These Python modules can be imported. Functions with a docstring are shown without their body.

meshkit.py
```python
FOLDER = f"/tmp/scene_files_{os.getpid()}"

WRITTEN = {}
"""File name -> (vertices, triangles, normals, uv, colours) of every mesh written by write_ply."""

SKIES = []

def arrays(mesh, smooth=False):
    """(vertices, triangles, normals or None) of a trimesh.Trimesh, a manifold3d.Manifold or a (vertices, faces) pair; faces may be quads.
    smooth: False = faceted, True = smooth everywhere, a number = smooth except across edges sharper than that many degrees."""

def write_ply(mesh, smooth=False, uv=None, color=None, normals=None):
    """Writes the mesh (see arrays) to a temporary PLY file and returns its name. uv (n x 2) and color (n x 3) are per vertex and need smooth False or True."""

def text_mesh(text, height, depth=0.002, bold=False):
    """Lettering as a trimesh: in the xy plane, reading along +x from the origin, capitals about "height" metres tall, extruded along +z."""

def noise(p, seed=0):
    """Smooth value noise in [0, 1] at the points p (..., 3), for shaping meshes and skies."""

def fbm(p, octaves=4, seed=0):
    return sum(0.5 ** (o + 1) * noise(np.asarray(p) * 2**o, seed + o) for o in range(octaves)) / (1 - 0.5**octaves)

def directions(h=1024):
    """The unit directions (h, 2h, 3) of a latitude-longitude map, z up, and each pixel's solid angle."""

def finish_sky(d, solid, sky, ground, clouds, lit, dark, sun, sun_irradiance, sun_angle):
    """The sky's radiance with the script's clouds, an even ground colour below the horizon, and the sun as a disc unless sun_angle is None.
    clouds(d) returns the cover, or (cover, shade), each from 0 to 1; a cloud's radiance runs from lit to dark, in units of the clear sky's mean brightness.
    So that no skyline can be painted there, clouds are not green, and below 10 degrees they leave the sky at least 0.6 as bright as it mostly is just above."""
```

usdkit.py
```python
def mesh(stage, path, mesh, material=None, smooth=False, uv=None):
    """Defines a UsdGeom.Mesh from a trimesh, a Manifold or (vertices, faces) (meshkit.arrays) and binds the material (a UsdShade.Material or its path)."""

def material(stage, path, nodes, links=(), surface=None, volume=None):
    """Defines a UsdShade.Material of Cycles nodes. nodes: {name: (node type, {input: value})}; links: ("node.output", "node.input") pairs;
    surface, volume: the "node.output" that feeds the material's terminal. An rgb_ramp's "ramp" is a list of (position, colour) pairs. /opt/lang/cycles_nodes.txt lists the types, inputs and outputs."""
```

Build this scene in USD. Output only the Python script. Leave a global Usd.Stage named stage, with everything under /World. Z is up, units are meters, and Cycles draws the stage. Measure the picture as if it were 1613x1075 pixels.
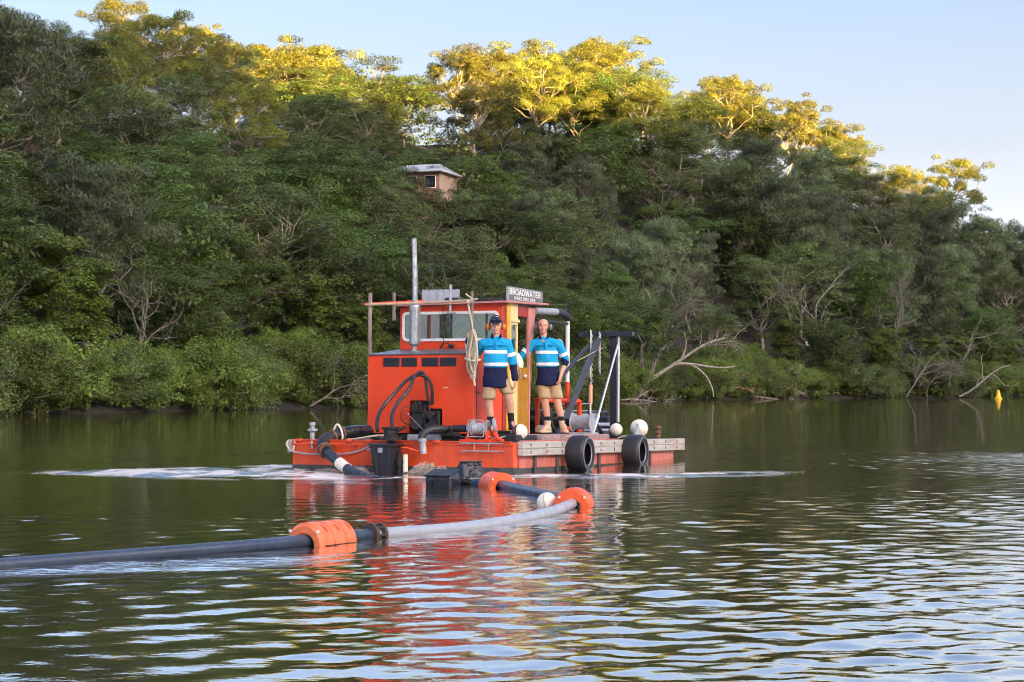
import math, random
import numpy as np, trimesh, usdkit, meshkit
import manifold3d as m3
from shapely.geometry import Polygon, box as sbox
from pxr import Usd, UsdGeom, UsdLux, UsdShade, Gf, Sdf, Vt

# ------------------------------------------------------------------ camera, sky, sun, exposure
stage = Usd.Stage.CreateInMemory()
UsdGeom.SetStageUpAxis(stage, 'Z')
UsdGeom.SetStageMetersPerUnit(stage, 1.0)
UsdGeom.Xform.Define(stage, '/World')
UsdGeom.Scope.Define(stage, '/World/Looks')
EXPOSURE = 3.8
SUN_EL, SUN_AZ = math.radians(17.0), math.radians(135.0)
SHADE_LEFT, SHADE_RIGHT = 37.5, 53.0          # height the near ridge's shade reaches on the far hill (m)
cam = UsdGeom.Camera.Define(stage, '/World/camera')
cam.CreateFocalLengthAttr(70.0)
cam.CreateHorizontalApertureAttr(70.0 * 1613 / 3150.0)
cam.CreateClippingRangeAttr((0.1, 5000.0))
cam.AddTranslateOp().Set((0, 0, 1.22))
cam.AddRotateXOp().Set(91.355)
cam.CreateExposureAttr(EXPOSURE)
_sky = usdkit.material(stage, '/World/Looks/sky_light', {
    's': ('sky_texture', {'sky_type': 'single_scattering', 'sun_disc': False, 'sun_elevation': SUN_EL, 'sun_rotation': SUN_AZ,
                          'air_density': 1.0, 'aerosol_density': 11.5, 'ozone_density': 2.5}),
    # a thin sheet of high haze that thickens evenly towards the horizon all round
    'tc': ('texture_coordinate', {}), 'sp': ('separate_xyz', {}),
    'ml': ('mapping', {'scale': (1.0, 1.0, 4.0)}), 'n': ('noise_texture', {'scale': 1.6, 'detail': 4.0, 'roughness': 0.5}),
    'h': ('rgb_ramp', {'ramp': [(0.0, (0.92,) * 3), (0.06, (0.72,) * 3), (0.12, (0.34,) * 3), (0.19, (0.08,) * 3), (0.3, (0.01,) * 3), (1.0, (0.0,) * 3)]}),
    'nr': ('map_range', {'from_min': 0.3, 'from_max': 0.7, 'to_min': 0.8, 'to_max': 1.1}),
    'k': ('math', {'math_type': 'multiply', 'use_clamp': True}),
    'wb': ('mix', {'mix_type': 'multiply', 'fac': 1.0, 'color2': (0.95, 0.925, 1.0)}),
    't': ('mix', {'mix_type': 'mix', 'color2': (2.25, 2.36, 2.62)}),
    'b': ('background_shader', {'strength': 0.05})},
    [('tc.generated', 'sp.vector'), ('sp.z', 'h.fac'), ('tc.generated', 'ml.vector'), ('ml.vector', 'n.vector'), ('n.fac', 'nr.value'), ('h.color', 'k.value1'), ('nr.result', 'k.value2'),
     ('k.value', 't.fac'), ('s.color', 'wb.color1'), ('wb.color', 't.color1'), ('t.color', 'b.color')], surface='b.background')
sky = UsdLux.DomeLight.Define(stage, '/World/sky')
UsdShade.MaterialBindingAPI.Apply(sky.GetPrim()).Bind(_sky)
sun = UsdLux.DistantLight.Define(stage, '/World/sun')
sun.CreateNormalizeAttr(True)
sun.CreateIntensityAttr(1.25)
sun.CreateAngleAttr(0.5)
sun.CreateColorAttr((1.0, 0.62, 0.15))
sun.AddRotateZOp().Set(180.0 - math.degrees(SUN_AZ))
sun.AddRotateXOp().Set(90.0 - math.degrees(SUN_EL))

# ------------------------------------------------------------------ helpers
PI = math.pi
_used = {}


def numbered(parent, name):
    key = (parent, name)
    n = _used.get(key, 0)
    _used[key] = n + 1
    return f'{parent}/{name}' + (f'_{n:03d}' if n else '')


def tag(prim, label=None, category=None, group=None, kind=None):
    for k, v in (('label', label), ('category', category), ('group', group), ('kind', kind)):
        if v:
            prim.SetCustomDataByKey(k, v)
    return prim


def gfm(M):
    return Gf.Matrix4d(*[float(x) for x in np.asarray(M, float).T.ravel()])


def thing(name, label, cat, M=None, group=None, loc=None):
    x = UsdGeom.Xform.Define(stage, numbered('/World', name))
    if M is None:
        M = np.eye(4)
        if loc is not None:
            M[:3, 3] = loc
    x.AddTransformOp().Set(gfm(M))
    return tag(x.GetPrim(), label, cat, group)


def copy_of(root, M, label, group=None, name=None):
    was = root.GetCustomData()
    x = UsdGeom.Xform.Define(stage, numbered('/World', name or root.GetName().rstrip('0123456789_')))
    x.GetPrim().GetReferences().AddInternalReference(root.GetPath())
    x.MakeMatrixXform().Set(gfm(M))
    x.GetPrim().SetInstanceable(True)
    return tag(x.GetPrim(), label, was['category'], group or was.get('group'))


def rotz(a):
    c, s = math.cos(a), math.sin(a)
    return np.array([[c, -s, 0], [s, c, 0], [0, 0, 1.0]])


def placed(loc, a=0.0, s=1.0, sz=None):
    M = np.eye(4)
    M[:3, :3] = rotz(a) @ np.diag([s, s, sz or s])
    M[:3, 3] = loc
    return M


class MB:
    """collects shapes into one mesh"""
    def __init__(self):
        self.v, self.f, self.n = [], [], 0

    def add(self, v, f):
        v = np.asarray(v, float); f = np.asarray(f, int)
        if f.shape[1] == 4:
            f = np.vstack([f[:, [0, 1, 2]], f[:, [0, 2, 3]]])
        self.v.append(v); self.f.append(f + self.n); self.n += len(v)
        return self

    def mesh(self, m, M=None):
        if hasattr(m, 'to_mesh'):
            q = m.to_mesh(); v, f = np.array(q.vert_properties[:, :3]), np.array(q.tri_verts)
        else:
            v, f = np.array(m.vertices), np.array(m.faces)
        if M is not None:
            v = v @ M[:3, :3].T + M[:3, 3]
        return self.add(v, f)

    def box(self, lo, hi, bev=0.006, R=None, at=None):
        """chamfered box from corner lo to corner hi"""
        lo, hi = np.minimum(lo, hi).astype(float), np.maximum(lo, hi).astype(float)
        c, h = (lo + hi) / 2, (hi - lo) / 2
        b = min(bev, *(h * 0.45))
        pts = []
        for ax in range(3):
            for s in np.ndindex(2, 2, 2):
                sg = np.array(s) * 2 - 1
                d = h - b
                d[ax] = h[ax]
                pts.append(sg * d)
        hull = m3.Manifold.hull_points(np.array(pts)).to_mesh()
        v = np.array(hull.vert_properties[:, :3])
        if R is not None:
            v = v @ np.asarray(R).T
        return self.add(v + (c if at is None else np.asarray(at)), hull.tri_verts)

    def tube(self, pts, r, n=10, cap=True, close=False):
        p = np.asarray(pts, float)
        r = np.broadcast_to(np.asarray(r, float), (len(p),))
        t = np.gradient(p, axis=0) if not close else np.roll(p, -1, 0) - np.roll(p, 1, 0)
        t /= np.maximum(np.linalg.norm(t, axis=1, keepdims=True), 1e-9)
        a = np.array([0, 0, 1.0]) if abs(t[0, 2]) < 0.9 else np.array([1.0, 0, 0])
        rings = []
        ang = np.arange(n) * 2 * PI / n
        for i in range(len(p)):
            a = a - t[i] * (a @ t[i]); a /= np.linalg.norm(a)
            b = np.cross(t[i], a)
            rings.append(p[i] + r[i] * (np.cos(ang)[:, None] * a + np.sin(ang)[:, None] * b))
        v = np.vstack(rings); f = []
        m = len(p)
        k = np.arange(n); k1 = (k + 1) % n
        for i in range(m if close else m - 1):
            j = (i + 1) % m
            f.append(np.stack([i * n + k, i * n + k1, j * n + k1, j * n + k], 1))
        f = np.vstack(f)
        f = np.vstack([f[:, [0, 1, 2]], f[:, [0, 2, 3]]])
        if cap and not close:
            v = np.vstack([v, p[0], p[-1]])
            f = np.vstack([f, np.stack([k1, k, np.full(n, m * n)], 1), np.stack([(m - 1) * n + k, (m - 1) * n + k1, np.full(n, m * n + 1)], 1)])
        return self.add(v, f)

    def lathe(self, prof, M=None, n=24, close=False):
        """prof: (r, z) pairs turned about z"""
        prof = np.asarray(prof, float); m = len(prof)
        ang = np.arange(n) * 2 * PI / n
        v = np.stack([prof[:, 0][:, None] * np.cos(ang), prof[:, 0][:, None] * np.sin(ang), np.repeat(prof[:, 1][:, None], n, 1)], -1).reshape(-1, 3)
        k = np.arange(n); k1 = (k + 1) % n; f = []
        for i in range(m if close else m - 1):
            j = (i + 1) % m
            f.append(np.stack([i * n + k, i * n + k1, j * n + k1, j * n + k], 1))
        if M is not None:
            v = v @ M[:3, :3].T + M[:3, 3]
        return self.add(v, np.vstack(f))

    def ball(self, c, r, sub=3):
        s = trimesh.creation.icosphere(sub, 1.0)
        return self.add(np.array(s.vertices) * np.asarray(r) + c, s.faces)

    def build(self, name, mat, parent, smooth=35, label=None):
        v, f = np.vstack(self.v), np.vstack(self.f)
        path = numbered(str(parent.GetPath()), name)
        m = usdkit.mesh(stage, path, trimesh.Trimesh(v, f, process=False), mat, smooth=smooth)
        if label:
            m.GetPrim().SetCustomDataByKey('label', label)
        return m.GetPrim()

    def top(self, name, mat, label=None, cat=None, group=None, kind=None, smooth=35):
        v, f = np.vstack(self.v), np.vstack(self.f)
        m = usdkit.mesh(stage, numbered('/World', name), trimesh.Trimesh(v, f, process=False), mat, smooth=smooth)
        return tag(m.GetPrim(), label, cat, group, kind)


def frame_to(d, at=(0, 0, 0)):
    """4x4 whose z axis points along d"""
    d = np.asarray(d, float); d = d / np.linalg.norm(d)
    a = np.array([0, 0, 1.0]) if abs(d[2]) < 0.9 else np.array([1.0, 0, 0])
    x = np.cross(a, d); x /= np.linalg.norm(x)
    M = np.eye(4); M[:3, 0], M[:3, 1], M[:3, 2], M[:3, 3] = x, np.cross(d, x), d, at
    return M


def spline(pts, n=40):
    from scipy.interpolate import CubicSpline
    p = np.asarray(pts, float)
    t = np.r_[0, np.cumsum(np.linalg.norm(np.diff(p, axis=0), axis=1))]
    return CubicSpline(t, p)(np.linspace(0, t[-1], n))


# ------------------------------------------------------------------ materials
def paint(name, col, rough=0.45, var=0.12, scale=6.0, dirt=None, dirt_amt=0.35, bump=0.0, metal=0.0, spec=0.5, coat=0.0, streak=False):
    """paint, plastic or metal whose tone drifts a little, with optional patches of dirt or fading"""
    c = np.array(col)
    nodes = {
        'tc': ('texture_coordinate', {}), 'mp': ('mapping', {'scale': (1, 1, 0.25) if streak else (1, 1, 1)}),
        'n': ('noise_texture', {'scale': scale, 'detail': 6.0, 'roughness': 0.6}),
        'r': ('rgb_ramp', {'ramp': [(0.3, tuple(c * (1 - var))), (0.7, tuple(np.minimum(c * (1 + var), 0.9)))]}),
        'n2': ('noise_texture', {'scale': scale * 2.3, 'detail': 8.0, 'roughness': 0.7}),
        'r2': ('rgb_ramp', {'ramp': [(0.48, (0, 0, 0)), (0.72, (dirt_amt,) * 3)]}),
        'mx': ('mix', {'color2': dirt or tuple(c * 0.8)}),
        'rr': ('map_range', {'from_min': 0.3, 'from_max': 0.7, 'to_min': max(rough - 0.08, 0.02), 'to_max': min(rough + 0.12, 1.0), 'clamp': True}),
        'p': ('principled_bsdf', {'metallic': metal, 'specular_ior_level': spec, 'coat_weight': coat})}
    links = [('tc.object', 'mp.vector'), ('mp.vector', 'n.vector'), ('mp.vector', 'n2.vector'), ('n.fac', 'r.fac'), ('n2.fac', 'r2.fac'),
             ('r.color', 'mx.color1'), ('r2.color', 'mx.fac'), ('mx.color', 'p.base_color'), ('n2.fac', 'rr.value'), ('rr.result', 'p.roughness')]
    if bump:
        nodes['b'] = ('bump', {'strength': bump, 'distance': 0.01})
        links += [('n2.fac', 'b.height'), ('b.normal', 'p.normal')]
    return usdkit.material(stage, '/World/Looks/' + name, nodes, links, surface='p.BSDF')


def leaf_mat(name, ramp, trans=0.3, rough=0.55):
    return usdkit.material(stage, '/World/Looks/' + name, {
        'g': ('geometry', {}), 'o': ('object_info', {}),
        'r': ('rgb_ramp', {'ramp': ramp}),
        'n': ('noise_texture', {'scale': 0.55, 'detail': 2.0}),
        'nm': ('map_range', {'from_min': 0.3, 'from_max': 0.7, 'to_min': 0.6, 'to_max': 1.45, 'clamp': True}),
        'om': ('map_range', {'to_min': 0.6, 'to_max': 1.45}),
        'm1': ('math', {'math_type': 'multiply'}),
        'hs': ('hsv', {'saturation': 1.0}),
        'oh': ('map_range', {'to_min': 0.485, 'to_max': 0.515}),
        'p': ('principled_bsdf', {'roughness': rough, 'specular_ior_level': 0.35}),
        't': ('translucent_bsdf', {}),
        'mx': ('mix_closure', {'fac': trans})},
        [('g.random_per_island', 'r.fac'), ('g.position', 'n.vector'), ('n.fac', 'nm.value'), ('o.random', 'om.value'), ('nm.result', 'm1.value1'),
         ('om.result', 'm1.value2'), ('m1.value', 'hs.value'), ('o.random', 'oh.value'), ('oh.result', 'hs.hue'), ('r.color', 'hs.color'),
         ('hs.color', 'p.base_color'), ('hs.color', 't.color'), ('p.BSDF', 'mx.closure1'), ('t.BSDF', 'mx.closure2')], surface='mx.closure')


def bark_mat(name, a, b):
    return usdkit.material(stage, '/World/Looks/' + name, {
        'tc': ('texture_coordinate', {}), 'mp': ('mapping', {'scale': (1, 1, 0.2)}),
        'n': ('noise_texture', {'scale': 9.0, 'detail': 6.0}), 'r': ('rgb_ramp', {'ramp': [(0.35, a), (0.65, b)]}),
        'b': ('bump', {'strength': 0.6, 'distance': 0.03}), 'p': ('principled_bsdf', {'roughness': 0.85})},
        [('tc.object', 'mp.vector'), ('mp.vector', 'n.vector'), ('n.fac', 'r.fac'), ('n.fac', 'b.height'), ('b.normal', 'p.normal'), ('r.color', 'p.base_color')], surface='p.BSDF')
# ------------------------------------------------------------------ far bank and the hill
SHORE = np.array([(-95, -60), (-62, 10), (-36, 58), (-22.9, 88.5), (-21.4, 96), (-17.5, 107), (-13.4, 117), (-5, 138), (12, 193), (33.8, 238), (57, 257), (78, 296), (118, 345), (190, 400), (330, 470)], float)
_seg = np.linalg.norm(np.diff(SHORE, axis=0), axis=1)
SHORE_T = np.r_[0, np.cumsum(_seg)]
T0 = SHORE_T[3]
PLATEAU = [(0, 20), (T0, 21), (T0 + 82, 24.5), (T0 + 109, 28), (T0 + 122, 30), (T0 + 145, 29), (T0 + 158, 36), (T0 + 170, 35.5), (T0 + 205, 39), (T0 + 228, 41.5), (T0 + 260, 40), (T0 + 298, 32), (T0 + 340, 29), (900, 14)]


def shore_at(t):
    """the point at arc length t along the waterline and the direction inland"""
    p = np.array([np.interp(t, SHORE_T, SHORE[:, 0]), np.interp(t, SHORE_T, SHORE[:, 1])])
    q = np.array([np.interp(t + 9, SHORE_T, SHORE[:, 0]) - np.interp(t - 9, SHORE_T, SHORE[:, 0]), np.interp(t + 9, SHORE_T, SHORE[:, 1]) - np.interp(t - 9, SHORE_T, SHORE[:, 1])])
    q /= np.linalg.norm(q)
    return p, np.array([-q[1], q[0]])


def shore_coords(xy):
    """(arc length, signed distance inland) of points"""
    xy = np.asarray(xy, float).reshape(-1, 2)
    best = np.full(len(xy), 1e9); tt = np.zeros(len(xy)); ss = np.zeros(len(xy))
    for i in range(len(SHORE) - 1):
        a, d = SHORE[i], SHORE[i + 1] - SHORE[i]
        L = np.linalg.norm(d); u = d / L
        k = np.clip((xy - a) @ u, 0, L)
        off = xy - a - k[:, None] * u
        dist = np.linalg.norm(off, axis=1)
        side = np.where(u[0] * off[:, 1] - u[1] * off[:, 0] >= 0, 1, -1)
        m = dist < best
        best[m], tt[m], ss[m] = dist[m], SHORE_T[i] + k[m], (dist * side)[m]
    return tt, ss


def hill_z(xy):
    t, s = shore_coords(xy)
    top = np.interp(t, [p[0] for p in PLATEAU], [p[1] for p in PLATEAU])
    k = np.clip(s / (46.0 * (1 + 0.4 * np.clip((t - T0 - 110) / 60, 0, 1))), 0, 1)
    z = top * (0.62 * k + 0.38 * k * k * (3 - 2 * k)) + 0.25 * np.clip(s / 1.5, 0, 1)
    z = z + np.clip(s / 12, 0, 1) * (meshkit.fbm(np.c_[np.asarray(xy).reshape(-1, 2) / 11.0, np.zeros(len(t))], 3, 5) - 0.5) * 2.2
    return np.where(s < 0, np.maximum(-1.6, s * 0.5), z)


_rows = []
_ts = np.arange(0, SHORE_T[-1], 4.0)
_ss = np.r_[-3, -1, 0, 0.5, 1.2, 2.5, 4, 6, 9, 12, 16, 20, 25, 30, 36, 42, 48, 56, 70, 100, 160, 260]
for t in _ts:
    p, n = shore_at(t)
    _rows.append(p + _ss[:, None] * n)
_g = np.array(_rows)
_z = hill_z(_g.reshape(-1, 2)).reshape(_g.shape[:2])
_z[:, -2:] *= 0.8
_v = np.dstack([_g, _z]).reshape(-1, 3)
_a, _b = _g.shape[:2]
_i = (np.arange(_a - 1)[:, None] * _b + np.arange(_b - 1)).ravel()
_f = np.stack([_i, _i + _b, _i + _b + 1, _i + 1], 1)
soil = usdkit.material(stage, '/World/Looks/forest_floor', {
    'g': ('geometry', {}), 'n': ('noise_texture', {'scale': 0.9, 'detail': 8.0, 'roughness': 0.7}),
    'r': ('rgb_ramp', {'ramp': [(0.3, (0.008, 0.007, 0.004)), (0.55, (0.018, 0.015, 0.009)), (0.75, (0.035, 0.045, 0.016))]}),
    'b': ('bump', {'strength': 0.8, 'distance': 0.2}), 'p': ('principled_bsdf', {'roughness': 0.95})},
    [('g.position', 'n.vector'), ('n.fac', 'r.fac'), ('n.fac', 'b.height'), ('b.normal', 'p.normal'), ('r.color', 'p.base_color')], surface='p.BSDF')
tag(usdkit.mesh(stage, '/World/river_bank', (_v, _f), soil, smooth=True).GetPrim(), 'dark leaf-littered slope rising from the water under the trees', 'bank', kind='structure')

# the ridge on the near side of the river, behind the photographer, whose shade lies over the water
_sd = np.array([math.sin(SUN_AZ), math.cos(SUN_AZ)])
_sp = np.array([-_sd[1], _sd[0]])
RIDGE_D = 620.0
# the shade it casts just reaches the tree tops of the far hill from end to end
_P1, _P2, _Z1, _Z2 = np.array([-42.0, 186.0]), np.array([77.0, 350.0]), SHADE_LEFT, SHADE_RIGHT
_te = math.tan(SUN_EL)
_grad = ((_Z2 + _te * (-_P2 @ _sd)) - (_Z1 + _te * (-_P1 @ _sd))) / ((_P2 - _P1) @ _sp)
_c0 = _Z1 + _te * (-_P1 @ _sd) - _grad * (_P1 @ _sp) + _te * RIDGE_D
_prof = [(-240, 0.0), (-170, 0.32), (-90, 0.72), (-30, 0.95), (0, 1.0), (40, 0.96), (120, 0.7), (260, 0.2), (340, -0.02)]
_w = np.linspace(-1500, 1500, 121)
_V = []
for (o, k) in _prof:
    q = _sd * (RIDGE_D + o) + _w[:, None] * _sp
    hh = np.maximum(_c0 + _grad * _w - 16.0 * np.exp(-((_w - (_P2 + 0.0) @ _sp - 4.0) / 27.0) ** 2), 20) * k * (1 + (0.012 * np.sin(_w / 33.0) + 0.01 * np.sin(_w / 14.0 + 1)) * (k > 0.5))
    _V.append(np.c_[q, hh])
_V = np.array(_V); _a, _b = _V.shape[:2]
_i = (np.arange(_a - 1)[:, None] * _b + np.arange(_b - 1)).ravel()
wooded = usdkit.material(stage, '/World/Looks/wooded_hillside', {
    'g': ('geometry', {}), 'n': ('noise_texture', {'scale': 0.09, 'detail': 8.0}),
    'r': ('rgb_ramp', {'ramp': [(0.35, (0.02, 0.03, 0.012)), (0.65, (0.06, 0.08, 0.03))]}), 'p': ('principled_bsdf', {'roughness': 0.9})},
    [('g.position', 'n.vector'), ('n.fac', 'r.fac'), ('r.color', 'p.base_color')], surface='p.BSDF')
tag(usdkit.mesh(stage, '/World/wooded_ridge', (_V.reshape(-1, 3), np.stack([_i, _i + 1, _i + _b + 1, _i + _b], 1)), wooded, smooth=True).GetPrim(), kind='structure')

# ------------------------------------------------------------------ trees: one of each kind with trunk and crown, then copies
M_BARK_RED = bark_mat('bark_reddish', (0.10, 0.055, 0.038), (0.21, 0.13, 0.095))
M_BARK_GREY = bark_mat('bark_grey', (0.075, 0.063, 0.053), (0.19, 0.165, 0.14))
M_BARK_PALE = bark_mat('bark_pale', (0.16, 0.135, 0.11), (0.36, 0.315, 0.265))
L_DARK = leaf_mat('leaves_dark_green', [(0, (0.068, 0.100, 0.021)), (0.4, (0.130, 0.166, 0.031)), (0.8, (0.206, 0.239, 0.044)), (1, (0.274, 0.278, 0.072))])
L_OLIVE = leaf_mat('leaves_olive', [(0, (0.083, 0.106, 0.032)), (0.5, (0.140, 0.167, 0.048)), (0.85, (0.193, 0.213, 0.069)), (1, (0.230, 0.172, 0.069))])
L_GREY = leaf_mat('leaves_grey_green', [(0, (0.086, 0.109, 0.048)), (0.5, (0.147, 0.170, 0.075)), (0.85, (0.196, 0.213, 0.098)), (1, (0.230, 0.190, 0.098))])
L_BRIGHT = leaf_mat('leaves_fresh_green', [(0, (0.099, 0.137, 0.022)), (0.5, (0.186, 0.231, 0.034)), (0.85, (0.271, 0.299, 0.051)), (1, (0.357, 0.323, 0.073))])
L_GUM = leaf_mat('leaves_gum', [(0, (0.120, 0.125, 0.018)), (0.5, (0.210, 0.205, 0.028)), (0.85, (0.280, 0.250, 0.034)), (1, (0.300, 0.170, 0.030))], trans=0.4)
L_RUST = leaf_mat('leaves_rusty', [(0, (0.127, 0.103, 0.052)), (0.5, (0.218, 0.172, 0.081)), (0.85, (0.253, 0.207, 0.092)), (1, (0.299, 0.196, 0.092))])


def unit(v):
    return v / np.maximum(np.linalg.norm(v, axis=-1, keepdims=True), 1e-9)


def leaves(rng, centres, radii, flat, n, size, droop=0.0, aspect=0.55, up=0.6, shell=0.55, low=-0.35):
    """leaf sprays as small quads spread through clumps round the given centres"""
    P, N, S = [], [], []
    for c, r in zip(centres, radii):
        k = max(6, int(n * (r / np.mean(radii)) ** 2))
        d = unit(rng.normal(size=(k * 2, 3)))
        d = d[d[:, 2] > low][:k]
        rad = r * (shell + (1 - shell) * rng.random(len(d)) ** 0.6) * (0.86 + 0.3 * rng.random(len(d)))
        p = d * rad[:, None]
        p[:, 2] *= flat
        P.append(c + p)
        N.append(unit(d * 0.7 + np.array([0, 0, up]) + rng.normal(size=d.shape) * 0.45))
        S.append(size * (0.6 + 0.8 * rng.random(len(d))))
    P, N, S = np.vstack(P), np.vstack(N), np.concatenate(S)
    a = unit(np.cross(N, rng.normal(size=N.shape)))
    if droop:
        down = np.array([0, 0, -1.0]) + rng.normal(size=N.shape) * 0.35
        a = unit(a * (1 - droop) + unit(down) * droop)
        N = unit(np.cross(np.cross(a, N), a) + 1e-6)
    b = np.cross(N, a)
    a, b = a * S[:, None], b * (S * aspect)[:, None]
    v = np.stack([P - a, P - b * 0.9 + a * 0.1, P + a, P + b * 0.9 + a * 0.1], 1).reshape(-1, 3)
    f = np.arange(len(v)).reshape(-1, 4)
    return v, f


def limb(rng, a, b, bend=0.12, n=6):
    """a crooked limb from a to b"""
    a, b = np.asarray(a, float), np.asarray(b, float)
    L = np.linalg.norm(b - a)
    t = np.linspace(0, 1, n)[:, None]
    w = np.sin(t * PI) * rng.normal(size=3) * bend * L + np.r_[np.zeros((1, 3)), rng.normal(size=(n - 2, 3)) * 0.035 * L, np.zeros((1, 3))]
    return a + (b - a) * t + w


def tree_kind(seed, name, label, cat, H, R, base, n_limb, n_sub, clump, flat, n_leaf, size, lm, bm, shape='dome', trunk_r=0.16, lean=0.1, fill=0.0, sz=0.8, **kw):
    """H height, R crown radius, base height of the lowest clumps; shape says how clumps spread"""
    rng = np.random.default_rng(seed)
    wood = MB()
    lx = rng.normal(size=2) * lean * H
    fork = base * 0.75 + 0.08 * H
    top = np.array([lx[0], lx[1], H * (0.62 if shape != 'spire' else 0.95)])
    tp = limb(rng, (0, 0, -0.6), top, 0.05, 9)
    wood.tube(tp, np.linspace(trunk_r, trunk_r * 0.28, 9) , 7)
    cen, rad = [], []
    for i in range(n_limb):
        k = (i + rng.random() * 0.7) / n_limb
        a = 2.399963 * i + rng.random() * 0.6
        if shape == 'dome':
            zz = base + (H - clump * flat - base) * (k ** 0.7); rr = R * math.sqrt(max(0.03, 1 - ((zz - base) / (H - base + 0.01)) ** 2)) * (0.62 + 0.38 * rng.random())
            if k < 0.25: rr *= 0.85
        elif shape == 'umbrella':
            zz = base + (H - clump * flat - base) * (0.45 + 0.55 * rng.random()) ; rr = R * math.sqrt(rng.random()); zz -= 0.35 * (rr / R) ** 2 * (H - base)
        elif shape == 'spire':
            zz = base + (H - base) * k; rr = R * (1 - k * 0.85) * (0.5 + 0.5 * rng.random())
        else:  # open gum
            zz = base + (H - clump * flat - base) * (0.15 + 0.85 * k); rr = R * (0.35 + 0.65 * rng.random()) * math.sqrt(max(0.05, 1 - (k * 0.9) ** 2))
        tip = np.array([math.cos(a) * rr + top[0] * zz / H, math.sin(a) * rr + top[1] * zz / H, zz])
        s = tp[np.argmin(abs(tp[:, 2] - max(fork * 0.7, zz - rr * (0.8 + 0.4 * rng.random()))))]
        lp = limb(rng, s, tip, 0.10, 6)
        wood.tube(lp, np.linspace(trunk_r * 0.42, 0.022, 6), 5, cap=False)
        cen.append(tip); rad.append(clump * (0.75 + 0.5 * rng.random()))
        for j in range(n_sub):
            o = rng.normal(size=3) * np.array([1, 1, 0.45]) * clump * 1.15
            q = tip + o
            q[2] = min(q[2], H - clump * flat * 0.7)
            st = lp[3 + (j % 2)]
            wood.tube(limb(rng, st, q, 0.1, 4), np.linspace(trunk_r * 0.16, 0.012, 4), 4, cap=False)
            cen.append(q); rad.append(clump * (0.5 + 0.5 * rng.random()))
    cen, rad = np.array(cen), np.array(rad)
    v, f = leaves(rng, cen, rad, flat, n_leaf, size * sz, **kw)
    if fill:
        keep = cen[:, 2] < H * 0.85
        v2, f2 = leaves(rng, cen[keep] * np.array([0.75, 0.75, 0.9]), rad[keep] * 0.9, 0.8, int(n_leaf * fill), size * 1.5, up=0.1, shell=0.1, low=-1)
        f = np.vstack([f, f2 + len(v)]); v = np.vstack([v, v2])
    t = thing(name, label, cat)
    wood.build('trunk', bm, t, smooth=True)
    usdkit.mesh(stage, str(t.GetPath()) + '/crown', (v, f), lm)
    return dict(prim=t, used=False, H=H, R=R)


KINDS = {}
def kind(key, n, *a, **k):
    KINDS[key] = [tree_kind(1000 + 37 * len(KINDS) + i, *a, **k) for i in range(n)]


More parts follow.
